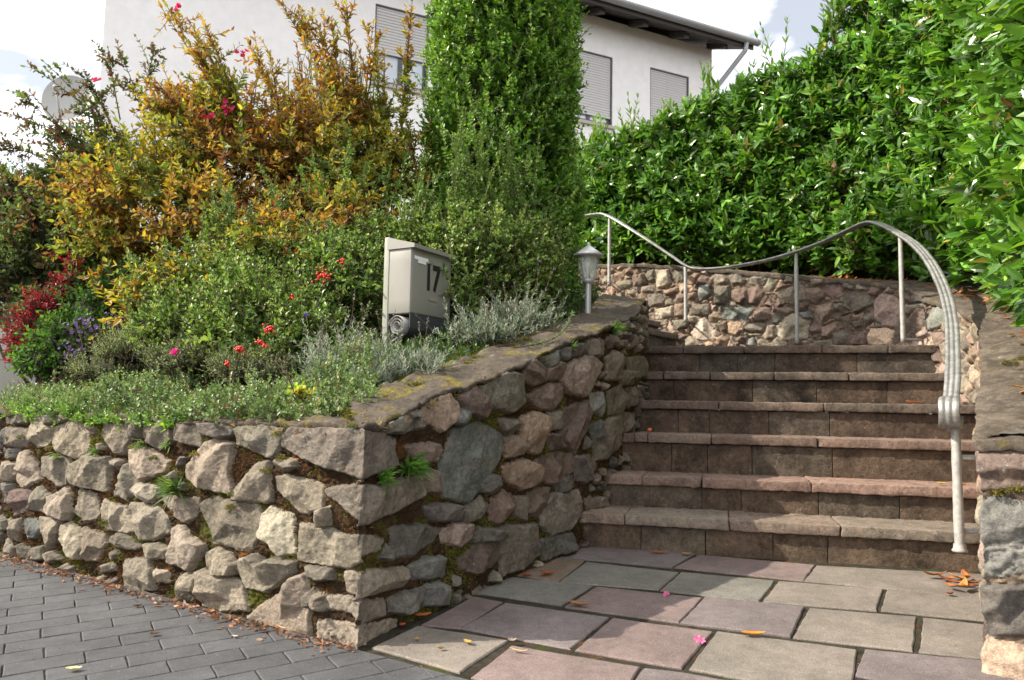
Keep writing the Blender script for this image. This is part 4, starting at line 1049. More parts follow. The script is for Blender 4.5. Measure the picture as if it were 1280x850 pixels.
def shoots(r, tips_base, dirs, length, nleaf, leafL, leafW, colf, droop=.15, whorl=2, spread=.8, start=.12, wob=.1, seg=6, k6=True, taper=.5, fold=.25, curl=.12, upbias=.35):
    """leafy shoots; returns (leaf args, stem points)"""
    K = len(tips_base); d = nrm(dirs); length = np.broadcast_to(length, (K,))
    t = np.linspace(0, 1, seg)
    w = r.normal(0, wob, (K, 3))
    P = tips_base[:, None]+d[:, None]*(t[None, :, None]*length[:, None, None])+w[:, None]*(t**2)[None, :, None]*length[:, None, None]
    P[..., 2] -= droop*(t**2)[None]*length[:, None]
    # leaves
    tt = np.linspace(start, 1, nleaf)[None]+r.uniform(-.4, .4, (K, nleaf))*(1-start)/nleaf; tt = np.clip(tt, 0, 1)
    idx = tt*(seg-1); i0 = np.clip(idx.astype(int), 0, seg-2); fr = (idx-i0)[..., None]
    ar = np.arange(K)[:, None]; p = P[ar, i0]*(1-fr)+P[ar, i0+1]*fr; tg = nrm(P[ar, i0+1]-P[ar, i0])
    A = nrm(np.cross(tg, np.array([.31, .2, .93]))); B = np.cross(tg, A)
    ph = r.uniform(0, 6.28, (K, 1))+np.arange(nleaf)[None]*(math.pi if whorl == 1 else 2.4)+r.normal(0, .35, (K, nleaf))
    pos, dd, nn, LL, WW, sid = [], [], [], [], [], []
    for q in range(2 if whorl == 2 else 1):
        ph2 = ph+q*math.pi
        rad = A*np.cos(ph2)[..., None]+B*np.sin(ph2)[..., None]
        sp = spread*(1.1-.45*tt[..., None])
        ld = nrm(tg*(1-sp*.55)+rad*sp+r.normal(0, .14, rad.shape)+np.array([0, 0, upbias])*.4)
        ln = nrm(tg*.8-rad*.25+np.array([0, 0, upbias])+r.normal(0, .18, rad.shape))
        sc_ = (1-taper*np.clip(tt-.55, 0, 1)*1.6)*r.uniform(.7, 1.15, tt.shape)
        pos.append(p.reshape(-1, 3)); dd.append(ld.reshape(-1, 3)); nn.append(ln.reshape(-1, 3)); LL.append((leafL*sc_).ravel()); WW.append((leafW*sc_).ravel()); sid.append(np.repeat(np.arange(K), nleaf))
    pos, dd, nn, LL, WW, sid = map(np.concatenate, (pos, dd, nn, LL, WW, sid))
    tl = np.concatenate([tt.ravel()]*(2 if whorl == 2 else 1))
    return (pos, dd, nn, LL, WW, colf(r, pos, sid, tl)), P
def palette(cols, wts=None, jit=.15, per='shoot'):
    C_ = np.array(cols, float)
    def f(r, pos, sid, tl):
        k = r.choice(len(C_), sid.max()+1, p=wts)
        k2 = r.choice(len(C_), len(pos), p=wts)
        use = r.rand(len(pos)) < (.25 if per == 'shoot' else 1)
        c = C_[np.where(use, k2, k[sid])]
        return c*np.exp(r.normal(0, jit, (len(pos), 1)))*np.exp(r.normal(0, .05, (len(pos), 3)))
    return f
def ell_points(r, ells, K, shell=(.75, 1.0), front=.35, up=-.45):
    """random points in the outer shell of a union of ellipsoids (centre, radii)"""
    ar = np.array([np.prod(e[1])**(2/3) for e in ells]); pick = r.choice(len(ells), K*4, p=ar/ar.sum())
    C_ = np.array([e[0] for e in ells])[pick]; Rr = np.array([e[1] for e in ells])[pick]
    v = nrm(r.normal(size=(K*4, 3))); s = r.uniform(shell[0], shell[1], (K*4, 1))*(1+.32*fbm(C_+v*Rr, 4.6, 3, 77))[:, None]
    p = C_+v*Rr*s; o = nrm(v/Rr)
    keep = (o[:, 1] < front+r.rand(K*4)*.5) & (o[:, 2] > up)
    for e in ells:
        ins = (((p-np.array(e[0]))/np.array(e[1]))**2).sum(1) < min(.45, shell[0]**2*.9); keep &= ~ins
    p, o = p[keep][:K], o[keep][:K]; return p, o
def blob(ells, sc_=.72, nm='light_block_core', par=None, seed=1):  # solid dark lumps added inside a crown to block light
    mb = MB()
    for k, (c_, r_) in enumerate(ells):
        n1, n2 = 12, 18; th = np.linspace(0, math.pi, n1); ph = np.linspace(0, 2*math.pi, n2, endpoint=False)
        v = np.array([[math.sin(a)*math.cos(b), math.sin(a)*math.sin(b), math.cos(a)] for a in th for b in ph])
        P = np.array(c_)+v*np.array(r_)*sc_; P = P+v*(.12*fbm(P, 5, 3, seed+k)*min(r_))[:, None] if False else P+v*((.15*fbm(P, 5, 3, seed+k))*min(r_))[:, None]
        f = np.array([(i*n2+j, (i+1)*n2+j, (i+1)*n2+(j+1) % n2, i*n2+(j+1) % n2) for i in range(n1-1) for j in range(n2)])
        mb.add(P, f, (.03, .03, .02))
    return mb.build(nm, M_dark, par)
def E_(px, py, Y, rx, rz, ry=None):
    s = Y/F; return (at(px, py, Y), (rx*s, (ry if ry else rx*s), rz*s))

# ---- laurel hedge --------------------------------------------------
rl = np.random.RandomState(21)
hpth = [at(px, 330, Y)[:2] for px, Y in ((600, 8.8), (700, 7.75), (760, 7.25), (850, 6.85), (930, 6.65), (1000, 6.35), (1070, 5.95), (1130, 5.5), (1180, 5.0), (1222, 4.6), (1250, 4.0), (1282, 3.4), (1318, 2.8), (1370, 2.2), (1500, 1.5))]
hpth = chaikin(hpth, it=2); hu = np.concatenate([[0], np.cumsum(np.linalg.norm(np.diff(hpth, axis=0), axis=1))])
tpx = [600, 700, 718, 760, 800, 850, 900, 930, 960, 1000, 1025, 1036, 1045, 1075, 1120, 1200, 1300]
tpy = [200, 198, 188, 172, 160, 140, 118, 108, 100, 92, 78, 40, 8, 2, -40, -150, -300]
hT = nrm(np.gradient(hpth, axis=0)); hN = np.stack([hT[:, 1], -hT[:, 0]], 1)
if (hN[len(hN)//3]@(-hpth[len(hN)//3])) < 0: hN = -hN
hb_ = np.array([float(bedR(p[0], p[1])[0]) for p in hpth])
ht_ = []
for p in hpth:
    px = 640+F*p[0]/p[1]; yy = np.interp(px, tpx, tpy); ht_.append(at(px, yy, p[1])[2])
ht_ = np.minimum(np.array(ht_), hb_+2.6)
def hedge_pts(r, K, depth):
    u = r.uniform(0, hu[-1], K); near = np.interp(u, hu, np.arange(len(hu)))
    x = np.interp(u, hu, hpth[:, 0]); y = np.interp(u, hu, hpth[:, 1]); nx = np.interp(u, hu, hN[:, 0]); ny = np.interp(u, hu, hN[:, 1])
    zb, zt = np.interp(u, hu, hb_), np.interp(u, hu, ht_)
    v = r.uniform(0, 1, K); z = zb+.10+(zt-zb-.12)*v
    q = np.stack([u, u*0, z], 1); lump = .12*fbm(q, 1.6, 3, 4)+.10*fbm(q, 5, 2, 6)
    out = lump-.10*np.clip((v-.9)*10, 0, 1)-depth+.04*(1-v)
    # shrink inwards close to the base
    out = out-.10*np.clip(.12-v, 0, 1)*8
    P = np.stack([x+nx*out, y+ny*out, z+.06*fbm(q, 3, 2, 9)], 1); O = nrm(np.stack([nx, ny, .15+0*nx+.8*np.clip((v-.9)*8, 0, 1)], 1)); return P, O, v, zt
hedge = thing('laurel_hedge', 'tall dense cherry laurel hedge with big glossy leaves above the curved wall', 'hedge', (*hpth[len(hpth)//2], hb_[len(hb_)//2]))
pal_l = palette([(.06, .15, .02), (.09, .205, .026), (.13, .28, .036), (.038, .095, .016), (.20, .34, .05), (.30, .24, .05), (.16, .10, .04)], [.30, .30, .18, .13, .07, .01, .01], .24)
mb = MB(); ms = MB()
for depth, K, sp in ((.0, 3900, .35), (.10, 3300, .4), (.22, 2200, .5)):
    P, O, v, zt = hedge_pts(rl, K, depth)
    D = nrm(O*.7+np.array([0, 0, .55])+rl.normal(0, .38, O.shape))
    a_, S = shoots(rl, P-D*.05, D, rl.uniform(.10, .20, K), 4, .118, .044, pal_l, droop=.1, whorl=2, spread=.85, k6=2, start=.25, upbias=.25, fold=.22, curl=.16)
    vs = rl.uniform(.72, 1.2, len(a_[3])); leaves(mb, *a_[:3], a_[3]*vs, a_[4]*vs*rl.uniform(.85, 1.15, len(vs)), a_[5], 2, .22, .16); stems(ms, S[:, ::2], .004, .002)
# top surface and upright new shoots
u = rl.uniform(0, hu[-1], 1500); ix = lambda A: np.interp(u, hu, A)
w_ = rl.uniform(0, .8, 1500); P = np.stack([ix(hpth[:, 0])-ix(hN[:, 0])*w_, ix(hpth[:, 1])-ix(hN[:, 1])*w_, ix(ht_)+.02], 1)
q = P*[1, 1, 0]; P[:, 2] += .10*fbm(q, 2.2, 3, 12)-.06
D = nrm(np.array([0, 0, 1])+rl.normal(0, .35, P.shape)); ln = np.where(rl.rand(1500) < .16, rl.uniform(.2, .4, 1500), rl.uniform(.1, .2, 1500))
a_, S = shoots(rl, P-D*.05, D, ln, 6, .095, .034, palette([(.08, .17, .025), (.13, .25, .035), (.20, .33, .05), (.06, .13, .02)]), droop=0, whorl=2, spread=.65, k6=2, start=.1, upbias=.6)
leaves(mb, *a_, 2, .22, .16); stems(ms, S, .005, .002)
# taller tufts breaking the outline
tpts = [(885, 112, 6.75, .32), (968, 80, 6.5, .42), (1052, -8, 6.05, .4), (1085, -10, 5.9, .4), (790, 158, 7.1, .25), (745, 168, 7.3, .35), (1040, 25, 6.1, .35)]
P = np.array([at(x_+rl.normal(0, 5), y_, Y_)-[0, 0, .2] for x_, y_, Y_, l_ in tpts for _ in range(3)]); ln = np.array([l_ for *_, l_ in tpts for _ in range(3)])
D = nrm(np.array([0, 0, 1])+rl.normal(0, .15, P.shape)); a_, S = shoots(rl, P, D, ln+.12, 8, .095, .028, palette([(.09, .18, .025), (.14, .26, .04)]), droop=0, spread=.6, k6=2, upbias=.6)
leaves(mb, *a_, 2, .22, .1); stems(ms, S, .005, .002)
fol = mb.build('foliage', ML_laurel, hedge, False); ms.build('twigs', M_twig, hedge, False)
# solid dark core added so light can't pass through the hedge
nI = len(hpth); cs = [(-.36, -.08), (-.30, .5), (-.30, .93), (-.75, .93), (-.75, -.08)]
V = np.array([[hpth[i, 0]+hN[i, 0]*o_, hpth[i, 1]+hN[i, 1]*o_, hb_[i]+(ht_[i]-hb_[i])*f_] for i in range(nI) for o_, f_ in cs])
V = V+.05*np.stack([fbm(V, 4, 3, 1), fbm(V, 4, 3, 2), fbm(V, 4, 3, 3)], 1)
m = 5; mb = MB(); mb.add(V, np.array([(i*m+j, i*m+(j+1) % m, (i+1)*m+(j+1) % m, (i+1)*m+j) for i in range(nI-1) for j in range(m)]), (.02, .02, .01)); mb.build('light_block_core', M_dark, hedge)
tr_ = MB()
for k in range(26):
    u0 = hu[-1]*(k+.5)/26; x_, y_ = np.interp(u0, hu, hpth[:, 0])-.28*np.interp(u0, hu, hN[:, 0]), np.interp(u0, hu, hpth[:, 1])-.28*np.interp(u0, hu, hN[:, 1]); z_ = np.interp(u0, hu, hb_)
    for a_ in range(3): tube(tr_, [(x_, y_, z_-.1), (x_+rl.normal(0, .05), y_+rl.normal(0, .05), z_+.3), (x_+rl.normal(0, .15), y_+rl.normal(0, .1), z_+.9)], [.02, .015, .008], 6)
tr_.build('stems', M_twig, hedge)

# ---- clipped column --------------------------------------------------
rc_ = np.random.RandomState(31)
cb = onbed(623, 4.95); CYR = .425
colm = thing('columnar_evergreen', 'tall clipped column of dark green small-leaved evergreen in front of the house', 'evergreen', cb)
def colpts(K, dep):
    th = rc_.uniform(0, 2*math.pi, K); z = rc_.uniform(-.1, 2.62, K); q = np.stack([np.cos(th), np.sin(th), z], 1)
    rr = CYR*(1-.10*np.clip(z-2.2, 0, 1)+.08*np.clip(1-z, 0, 1))+.05*fbm(q, 2.2, 3, 5)+.05*fbm(q, 7, 2, 6)-dep
    return np.stack([cb[0]+.01+rr*np.cos(th), cb[1]+rr*np.sin(th), cb[2]+z], 1), np.stack([np.cos(th), np.sin(th), th*0+.25], 1)
mb = MB(); ms = MB()
pal_c = palette([(.085, .18, .026), (.125, .245, .036), (.17, .31, .046), (.06, .12, .02), (.23, .36, .06)], [.3, .3, .2, .14, .06], .2)
for dep, K in ((-.03, 4300), (.03, 3400), (.10, 2400)):
    P, O = colpts(K, dep); P = P; D = nrm(O*.7+np.array([0, 0, .6])+rc_.normal(0, .35, O.shape))
    a_, S = shoots(rc_, P-D*.05, D, rc_.uniform(.06, .13, K), 5, .040, .023, pal_c, droop=.05, spread=.8, start=.2)
    leaves(mb, *a_, True, .2, .1)
K = 420; P, O = colpts(K, -.02); D = nrm(O*.35+np.array([0, 0, 1.])+rc_.normal(0, .2, O.shape))
a_, S = shoots(rc_, P, D, rc_.uniform(.12, .28, K), 9, .032, .018, palette([(.13, .26, .05), (.19, .34, .07)]), droop=0, spread=.75); leaves(mb, *a_, True, .2, .1); stems(ms, S, .003, .0015)
mb.build('foliage', ML_small, colm, False)
mb = MB(); tube(mb, [cb-[0, 0, .3], cb+[0, 0, 1.], cb+[.02, 0, 2.3]], [.06, .045, .02], 10); tk = mb.build('trunk', M_twig, colm)
ms.build('twigs', M_twig, colm, False)
mb = MB(); lathe(mb, cb, [(.0, -.2), (.30, -.15), (.33, 1.), (.31, 2.2), (.15, 2.45), (0, 2.5)], 20); mb.build('light_block_core', M_dark, colm)  # opaque core added to keep light from passing through the column

# ---- generic shrub ----------------------------------------------------
def shrub(name, label, cat, base_, ells, K, Lr, nleaf, lL, lW, pal, mat, seed, group=None, dirup=.6, out=.7, dj=.35, droop=.15, shell=(.7, 1.), whorl=2, spread=.8, k6=True, core=.7, extra=None, front=.35, up=-.45, branches=18, brt=.012, curl=.12, upbias=.35, taper=.5):
    r = np.random.RandomState(seed); o = thing(name, label, cat, base_, group)
    P, O = ell_points(r, ells, K, shell, front, up); D = nrm(O*out+np.array([0, 0, dirup])+r.normal(0, dj, O.shape))
    L_ = r.uniform(*Lr, len(P)); mb = MB(); ms = MB()
    a_, S = shoots(r, P-D*L_[:, None]*.5, D, L_, nleaf, lL, lW, pal, droop=droop, whorl=whorl, spread=spread, upbias=upbias, taper=taper)
    leaves(mb, *a_, k6, .25, curl); stems(ms, S, .0035, .0015)
    if extra is not None: extra(r, mb, ms)
    mb.build('foliage', mat, o, False)
    # main branches from the base into the crown
    Cs = np.array([e[0] for e in ells]); Rs = np.array([e[1] for e in ells])
    kk = r.choice(len(ells), branches); tgt = Cs[kk]+r.normal(0, .35, (branches, 3))*Rs[kk]; b0 = np.array(base_)+r.normal(0, .05, (branches, 3))*[1, 1, 0]
    for q in range(branches):
        t = np.linspace(0, 1, 8)[:, None]; md = r.normal(0, .06, 3)
        Q = b0[q]+(tgt[q]-b0[q])*t+np.array([0, 0, .12])*np.sin(t*math.pi)+md*np.sin(t*math.pi); tube(ms, Q, np.linspace(brt, brt*.3, 8), 5, cap=False)
    ms.build('branches', M_twig, o, False)
    if core: blob(ells, core, par=o, seed=seed)
    return o
# weigela : orange and yellow arching shrub
wb = onbed(330, 4.7)
_a = palette([(.31, .17, .04), (.34, .24, .05), (.27, .13, .045), (.25, .23, .045), (.20, .08, .04)], [.25, .30, .13, .24, .08], .2); _b = palette([(.30, .27, .045), (.20, .23, .04), (.12, .17, .03), (.36, .27, .04)], [.3, .3, .25, .15], .2)
def W_or(r, pos, sid, tl):
    m = fbm(pos, 2.6, 3, 91)[:, None] > -.02+.0*pos[:, :1]
    return np.where(m, _a(r, pos, sid, tl), _b(r, pos, sid, tl))
W_gr = palette([(.15, .19, .035), (.11, .16, .03), (.30, .19, .04), (.21, .21, .035)], [.35, .3, .15, .2], .2)
wells = [E_(200, 240, 4.6, 95, 62), E_(300, 190, 4.7, 95, 75), (E_(400, 200, 4.75, 90, 95)), E_(150, 300, 4.55, 70, 48), E_(290, 280, 4.55, 100, 70), E_(440, 250, 4.7, 80, 90), E_(240, 140, 4.8, 60, 42), E_(455, 160, 4.85, 40, 48), E_(495, 215, 4.7, 42, 60), E_(120, 245, 4.7, 50, 40), E_(230, 350, 3.95, 55, 34), E_(330, 305, 4.0, 60, 42), E_(430, 275, 4.15, 50, 42), E_(170, 380, 3.9, 35, 26)]
def weig_extra(r, mb, ms):
    # long arching shoots that stand out of the crown (base px, tip px)
    sh = [((330, 225), (205, -12), 4.5, 30), ((320, 190), (258, 20), 4.5, 20), ((300, 150), (240, 60), 4.45, 16), ((335, 200), (240, 40), 4.6, 22), ((455, 190), (352, -10), 4.6, 24), ((440, 150), (385, 20), 4.7, 16), ((450, 170), (432, -5), 4.65, 20), ((430, 150), (405, 30), 4.6, 16), ((500, 190), (512, 5), 4.6, 22), ((480, 190), (470, 60), 4.7, 14), ((360, 160), (318, 62), 4.7, 14),
          ((350, 150), (345, 70), 4.6, 12), ((390, 160), (372, 50), 4.7, 12), ((230, 180), (170, 118), 4.6, 12), ((250, 160), (205, 108), 4.6, 12), ((270, 150), (230, 95), 4.6, 12), ((455, 150), (462, 30), 4.75, 14), ((520, 210), (500, 120), 4.6, 12), ((150, 230), (80, 212), 4.6, 12), ((120, 260), (45, 228), 4.6, 12), ((180, 300), (95, 322), 4.3, 14), ((300, 300), (220, 330), 4.2, 10), ((160, 330), (110, 350), 4.3, 10)]
    for (b, t, Y, nl) in sh:
        for q in range(2 if nl > 12 else 1):
            B0 = at(b[0], b[1], Y+.1); T0_ = at(t[0]+r.normal(0, 6), t[1]+r.normal(0, 6), Y-.1+r.uniform(-.1, .1)); d_ = T0_-B0; L_ = np.linalg.norm(d_)
            a_, S = shoots(r, B0[None], d_[None], np.array([L_]), int(nl*1.3), .052, .024, W_or if t[1] < 60 or r.rand() < .6 else W_gr, droop=.03, spread=.85, seg=10, taper=.4, wob=.03)
            leaves(mb, *a_, True, .25, .2); stems(ms, S, .008, .002)
            # side twigs
            n_ = int(nl*.6); t_ = r.uniform(.1, .9, n_); P = B0+d_*t_[:, None]; D = nrm(d_*.8+r.normal(0, .5, (n_, 3))*L_)
            a_, S = shoots(r, P, D, r.uniform(.06, .17, n_), 5, .045, .021, W_or if t[1] < 60 or r.rand() < .6 else W_gr, droop=.1); leaves(mb, *a_, True, .25, .2); stems(ms, S, .003, .0015)
    tube(ms, [at(337, 235, 4.5), at(318, 180, 4.5), at(300, 140, 4.52), at(262, 70, 4.5)], [.013, .012, .009, .005], 7)
weig = shrub('weigela', 'big arching shrub in orange and yellow autumn leaf, tallest plant left of the clipped column', 'shrub', wb, wells, 2300, (.14, .34), 7, .052, .027, W_or, ML_soft, 41, core=0, extra=weig_extra, curl=.22, droop=.25, shell=(.35, 1.05), branches=30, up=-.7)
# dusky green shrub on the far left
lb_ = onbed(60, 5.0)
G_d = palette([(.08, .13, .04), (.12, .18, .05), (.06, .09, .035), (.14, .10, .04), (.16, .07, .05), (.12, .17, .05)], [.28, .25, .17, .12, .08, .1], .2)
def left_extra(r, mb, ms):
    for (b, t, Y, nl) in [((185, 230), (72, 55), 4.9, 16), ((185, 210), (50, 62), 5., 16), ((150, 150), (130, 45), 5., 10), ((200, 200), (150, 50), 5., 12), ((110, 200), (30, 105), 4.9, 12), ((110, 180), (35, 140), 4.9, 12), ((60, 200), (5, 175), 5., 10), ((160, 180), (95, 130), 5., 12), ((140, 160), (110, 90), 5., 12), ((180, 130), (190, 50), 5.2, 10), ((150, 200), (60, 170), 4.9, 12)]:
        B0 = at(b[0], b[1], Y); T0_ = at(t[0], t[1], Y-.2); d_ = T0_-B0; L_ = np.linalg.norm(d_)
        a_, S = shoots(r, B0[None], d_[None], np.array([L_]), nl, .045, .026, palette([(.07, .10, .03), (.13, .09, .05), (.10, .14, .04)]), droop=.15, spread=.8, seg=10, wob=.04); leaves(mb, *a_, True, .2, .2); stems(ms, S, .006, .002)
        n_ = 12; t_ = r.uniform(.25, 1, n_); P = B0+d_*t_[:, None]-np.array([0, 0, .15])*(t_**2)[:, None]*L_; D = nrm(d_*.8+r.normal(0, .5, (n_, 3))*L_)
        a_, S = shoots(r, P, D, r.uniform(.06, .2, n_), 6, .036, .022, palette([(.06, .10, .03), (.14, .10, .05), (.10, .15, .04), (.12, .06, .05)]), droop=.2); leaves(mb, *a_, True, .25, .2); stems(ms, S, .003, .0012)
shrub('rose_bush', 'dusky green loose bush reaching past the satellite dish at the far left', 'bush', lb_, [E_(40, 260, 4.95, 75, 55), E_(90, 300, 4.9, 75, 70), E_(30, 345, 4.8, 60, 62), E_(120, 210, 5.1, 55, 45), E_(75, 400, 4.6, 50, 45)], 1500, (.12, .26), 6, .040, .024, G_d, ML_soft, 43, core=.6, extra=left_extra, curl=.2, droop=.3, shell=(.6, 1.08), up=-.7)
shrub('dark_leafy_bush', 'deep green bush filling in behind the grey street at the left edge', 'bush', onbed(20, 5.6), [E_(10, 320, 5.6, 55, 60), E_(-40, 290, 5.6, 60, 60), E_(170, 360, 5.3, 60, 60)], 700, (.12, .24), 6, .045, .026, palette([(.05, .10, .03), (.07, .13, .04)]), ML_soft, 44, core=.75)
# red barberry
bb = onbed(60, 4.4)
shrub('barberry', 'small crimson-leaved barberry leaning over the street end of the bed', 'shrub', bb, [E_(88, 345, 4.35, 16, 24), E_(62, 385, 4.3, 24, 26), E_(38, 415, 4.25, 22, 26), E_(25, 440, 4.2, 16, 18), E_(85, 375, 4.35, 16, 20)], 230, (.08, .18), 7, .026, .019, palette([(.20, .015, .03), (.28, .03, .05), (.13, .012, .02), (.10, .05, .02)], [.4, .25, .25, .1]), ML_soft, 45, core=0, branches=10, shell=(.3, 1.05), up=-.9)
# leafy green plant below the barberry
shrub('leafy_green_bush', 'fresh green leafy clump between the crimson barberry and the low ground cover', 'bush', onbed(85, 4.1), [E_(90, 430, 4.15, 45, 36), E_(120, 400, 4.3, 40, 40), E_(60, 455, 4.05, 35, 22), E_(150, 370, 4.4, 45, 40)], 420, (.08, .2), 6, .040, .022, palette([(.05, .13, .025), (.08, .18, .03), (.035, .08, .02)]), ML_soft, 46, core=.7, up=-.7)
# small-leaved cotoneaster-like shrub in the middle
cbb = onbed(420, 3.9)
C_g = palette([(.12, .21, .045), (.17, .28, .06), (.08, .14, .03), (.24, .34, .08), (.30, .37, .12)], [.3, .28, .18, .16, .08], .2)
def cot_extra(r, mb, ms):
    for (b, t, Y) in [((560, 330), (560, 125), 4.15), ((600, 330), (603, 105), 4.2), ((640, 330), (632, 150), 4.25), ((580, 340), (585, 190), 4.1), ((655, 350), (640, 170), 4.25), ((620, 330), (616, 190), 4.2), ((545, 320), (540, 200), 4.1), ((180, 380), (165, 300), 3.9), ((260, 330), (258, 258), 3.9), ((300, 330), (293, 225), 3.95), ((235, 350), (225, 300), 3.85), ((270, 300), (285, 240), 3.95),
                      ((400, 260), (392, 190), 4.1), ((440, 260), (450, 170), 4.1), ((480, 260), (492, 200), 4.1), ((360, 260), (350, 210), 4.1), ((520, 280), (528, 190), 4.1), ((650, 330), (690, 230), 4.3), ((680, 340), (712, 270), 4.3), ((670, 350), (705, 290), 4.2), ((500, 350), (522, 240), 4.), ((330, 330), (320, 250), 4.), ((210, 400), (185, 350), 3.8)]:
        for q in range(4):
            B0 = at(b[0]+r.normal(0, 12), b[1], Y); T0_ = at(t[0]+r.normal(0, 16), t[1]+q*14+r.normal(0, 8), Y+r.uniform(-.1, .1)); d_ = T0_-B0; L_ = np.linalg.norm(d_)
            a_, S = shoots(r, B0[None], d_[None], np.array([L_]), int(L_/.018), .027, .017, palette([(.15, .26, .05), (.18, .28, .08), (.09, .16, .04)]), droop=.02, spread=.85, seg=10, wob=.06, taper=.3); leaves(mb, *a_, True, .2, .1); stems(ms, S, .004, .0015)
            n_ = int(L_/.03); t_ = r.uniform(.0, .85, n_); P = B0+d_*t_[:, None]; D = nrm(d_/L_*.7+r.normal(0, .6, (n_, 3)))
            a_, S = shoots(r, P, D, r.uniform(.03, .09, n_), 5, .020, .011, palette([(.11, .19, .05), (.15, .24, .07)]), droop=0); leaves(mb, *a_, True, .2, .1); stems(ms, S, .0018, .001)
cells_ = [E_(330, 400, 3.75, 80, 55), E_(255, 400, 3.8, 60, 45), E_(430, 355, 3.95, 75, 72), E_(480, 330, 4.1, 65, 52), E_(370, 360, 4.05, 50, 36), E_(560, 340, 4.05, 70, 75), E_(620, 350, 4.15, 60, 70), E_(380, 430, 3.6, 60, 45), E_(290, 430, 3.6, 60, 42), E_(200, 420, 3.7, 45, 38), E_(300, 350, 3.95, 50, 36), E_(660, 350, 4.2, 40, 50)]
cot = shrub('cotoneaster', 'sprawling shrub of tiny glossy green leaves with red berry clusters beside and behind the mailbox', 'shrub', cbb, cells_, 3900, (.10, .32), 9, .029, .019, C_g, ML_small, 47, core=.6, extra=cot_extra, shell=(.55, 1.08), dj=.6, droop=.08, branches=26, dirup=.9, brt=.009, up=-.75)
# berries
M_berry = plain('red_berry', (.55, .015, .01), .3)
rb_ = np.random.RandomState(8)
for (px, py, Y, k, sz) in ((404, 345, 3.42, 34, 11), (336, 410, 3.2, 22, 8), (324, 428, 3.18, 12, 5), (301, 437, 3.15, 18, 7), (331, 433, 3.16, 6, 4), (427, 327, 3.55, 8, 5), (285, 455, 3.12, 6, 4), (364, 372, 3.4, 5, 5)):
    c_ = at(px, py, Y); mb = MB()
    for q in range(k):
        p_ = c_+rb_.normal(0, 1, 3)*sz*.42*Y/F*np.array([1, .8, .8]); lathe(mb, p_, [(0, -.0055), (.0045, -.003), (.0056, 0), (.0045, .003), (.0015, .0052), (0, .005)], 8)
    mb.build('berry_cluster', M_berry, cot)

# weigela flowers
def flower(mb, p, r_, c, n=7, rr=None):
    rr = rr or rb_; K = n; th = np.linspace(0, 2*math.pi, K, endpoint=False)+rr.rand(); ax = nrm(np.array([rr.normal(0, .4), -.7, rr.normal(.4, .3)])); u_ = nrm(np.cross(ax, Z3)); v_ = np.cross(ax, u_)
    D = np.array([u_*math.cos(t)+v_*math.sin(t)+ax*.5 for t in th]); leaves(mb, np.tile(p, (K, 1)), D, np.tile(ax, (K, 1)), r_, r_*.6, np.tile(c, (K, 1))*rr.uniform(.8, 1.2, (K, 1)), True, .1, -.1)
mb = MB()
for px, py in ((222, 10), (303, 68), (288, 138), (281, 132), (252, 142), (262, 146), (120, 100)):
    for q in range(4): flower(mb, at(px+rb_.normal(0, 3), py+rb_.normal(0, 3), 4.42), .022, (.55, .02, .12))
mb.build('blossom', ML_petal, weig, False)

# broom with upright green rods behind the weigela
br = thing('broom', 'bunch of upright reed-like green rods rising through the orange shrub', 'shrub', onbed(430, 5.15)); rbm = np.random.RandomState(12); ms = MB()
K = 170; b_ = np.array([at(425+rbm.normal(0, 25), 190, 5.1+rbm.uniform(-.12, .12)) for _ in range(K)]); t_ = b_+np.stack([rbm.normal(-.02, .07, K), rbm.normal(0, .05, K), rbm.uniform(.35, .72, K)], 1)
P = b_[:, None]+(t_-b_)[:, None]*np.linspace(0, 1, 5)[None, :, None]; stems(ms, P, .005, .002, (.07, .15, .03))
K2 = 24; b2 = np.array(br.location)+rbm.normal(0, .05, (K2, 3))*[1, 1, 0]; P = b2[:, None]+(b_[:K2]-b2)[:, None]*np.linspace(0, 1, 5)[None, :, None]; stems(ms, P, .008, .005, (.07, .12, .03))
ms.build('rods', leaf_mat('green_rod', .5, .1), br, False)

# ---- lavender clumps ---------------------------------------------------
rv = np.random.RandomState(51)
def lavender(label, px, Y, w, h, K, seed, cat='lavender', flw=0, zoff=0.):
    r = np.random.RandomState(seed); b0 = onbed(px, Y); b0[2] += zoff; o = thing('lavender', label, cat, b0, 'lavender clumps along the wall top')
    B_ = b0+np.stack([r.normal(0, w*.22, K), r.normal(0, w*.18, K), 0*r.rand(K)], 1); D = nrm(np.stack([r.normal(0, .42, K), r.normal(-.05, .32, K), np.ones(K)], 1)); L_ = h*r.uniform(.55, 1.15, K)
    a_, S = shoots(r, B_, D, L_, 17, .030, .0068, palette([(.24, .28, .22), (.33, .36, .30), (.16, .21, .13), (.42, .44, .38)], [.35, .3, .2, .15], .12), droop=.12, spread=.8, wob=.18, taper=.6, upbias=.5)
    mb = MB(); ms = MB(); leaves(mb, *a_, True, .3, .1); stems(ms, S, .002, .001, (.13, .14, .09)); mb.build('foliage', ML_grey, o, False); ms.build('stems', M_twig, o, False)
    if flw:
        mb = MB(); ms = MB(); T_ = S[:flw, -1]; up_ = nrm(D[:flw]+r.normal(0, .15, (flw, 3))); P = T_[:, None]-up_[:, None]*.03+up_[:, None]*(np.linspace(0, .16, 5)[None, :, None]); stems(ms, P, .0015, .001)
        n_ = 14; t_ = r.uniform(0, .04, (flw, n_, 1)); pos = (P[:, -1:]-up_[:, None]*t_).reshape(-1, 3); leaves(mb, pos, r.normal(0, 1, pos.shape), r.normal(0, 1, pos.shape), .007, .005, palette([(.10, .07, .16), (.25, .22, .20)])(r, pos, np.zeros(len(pos), int), None), True)
        f_ = mb.build('flower_spikes', ML_grey, o, False); ms.build('flower_stalks', M_twig, o, False)
    return o
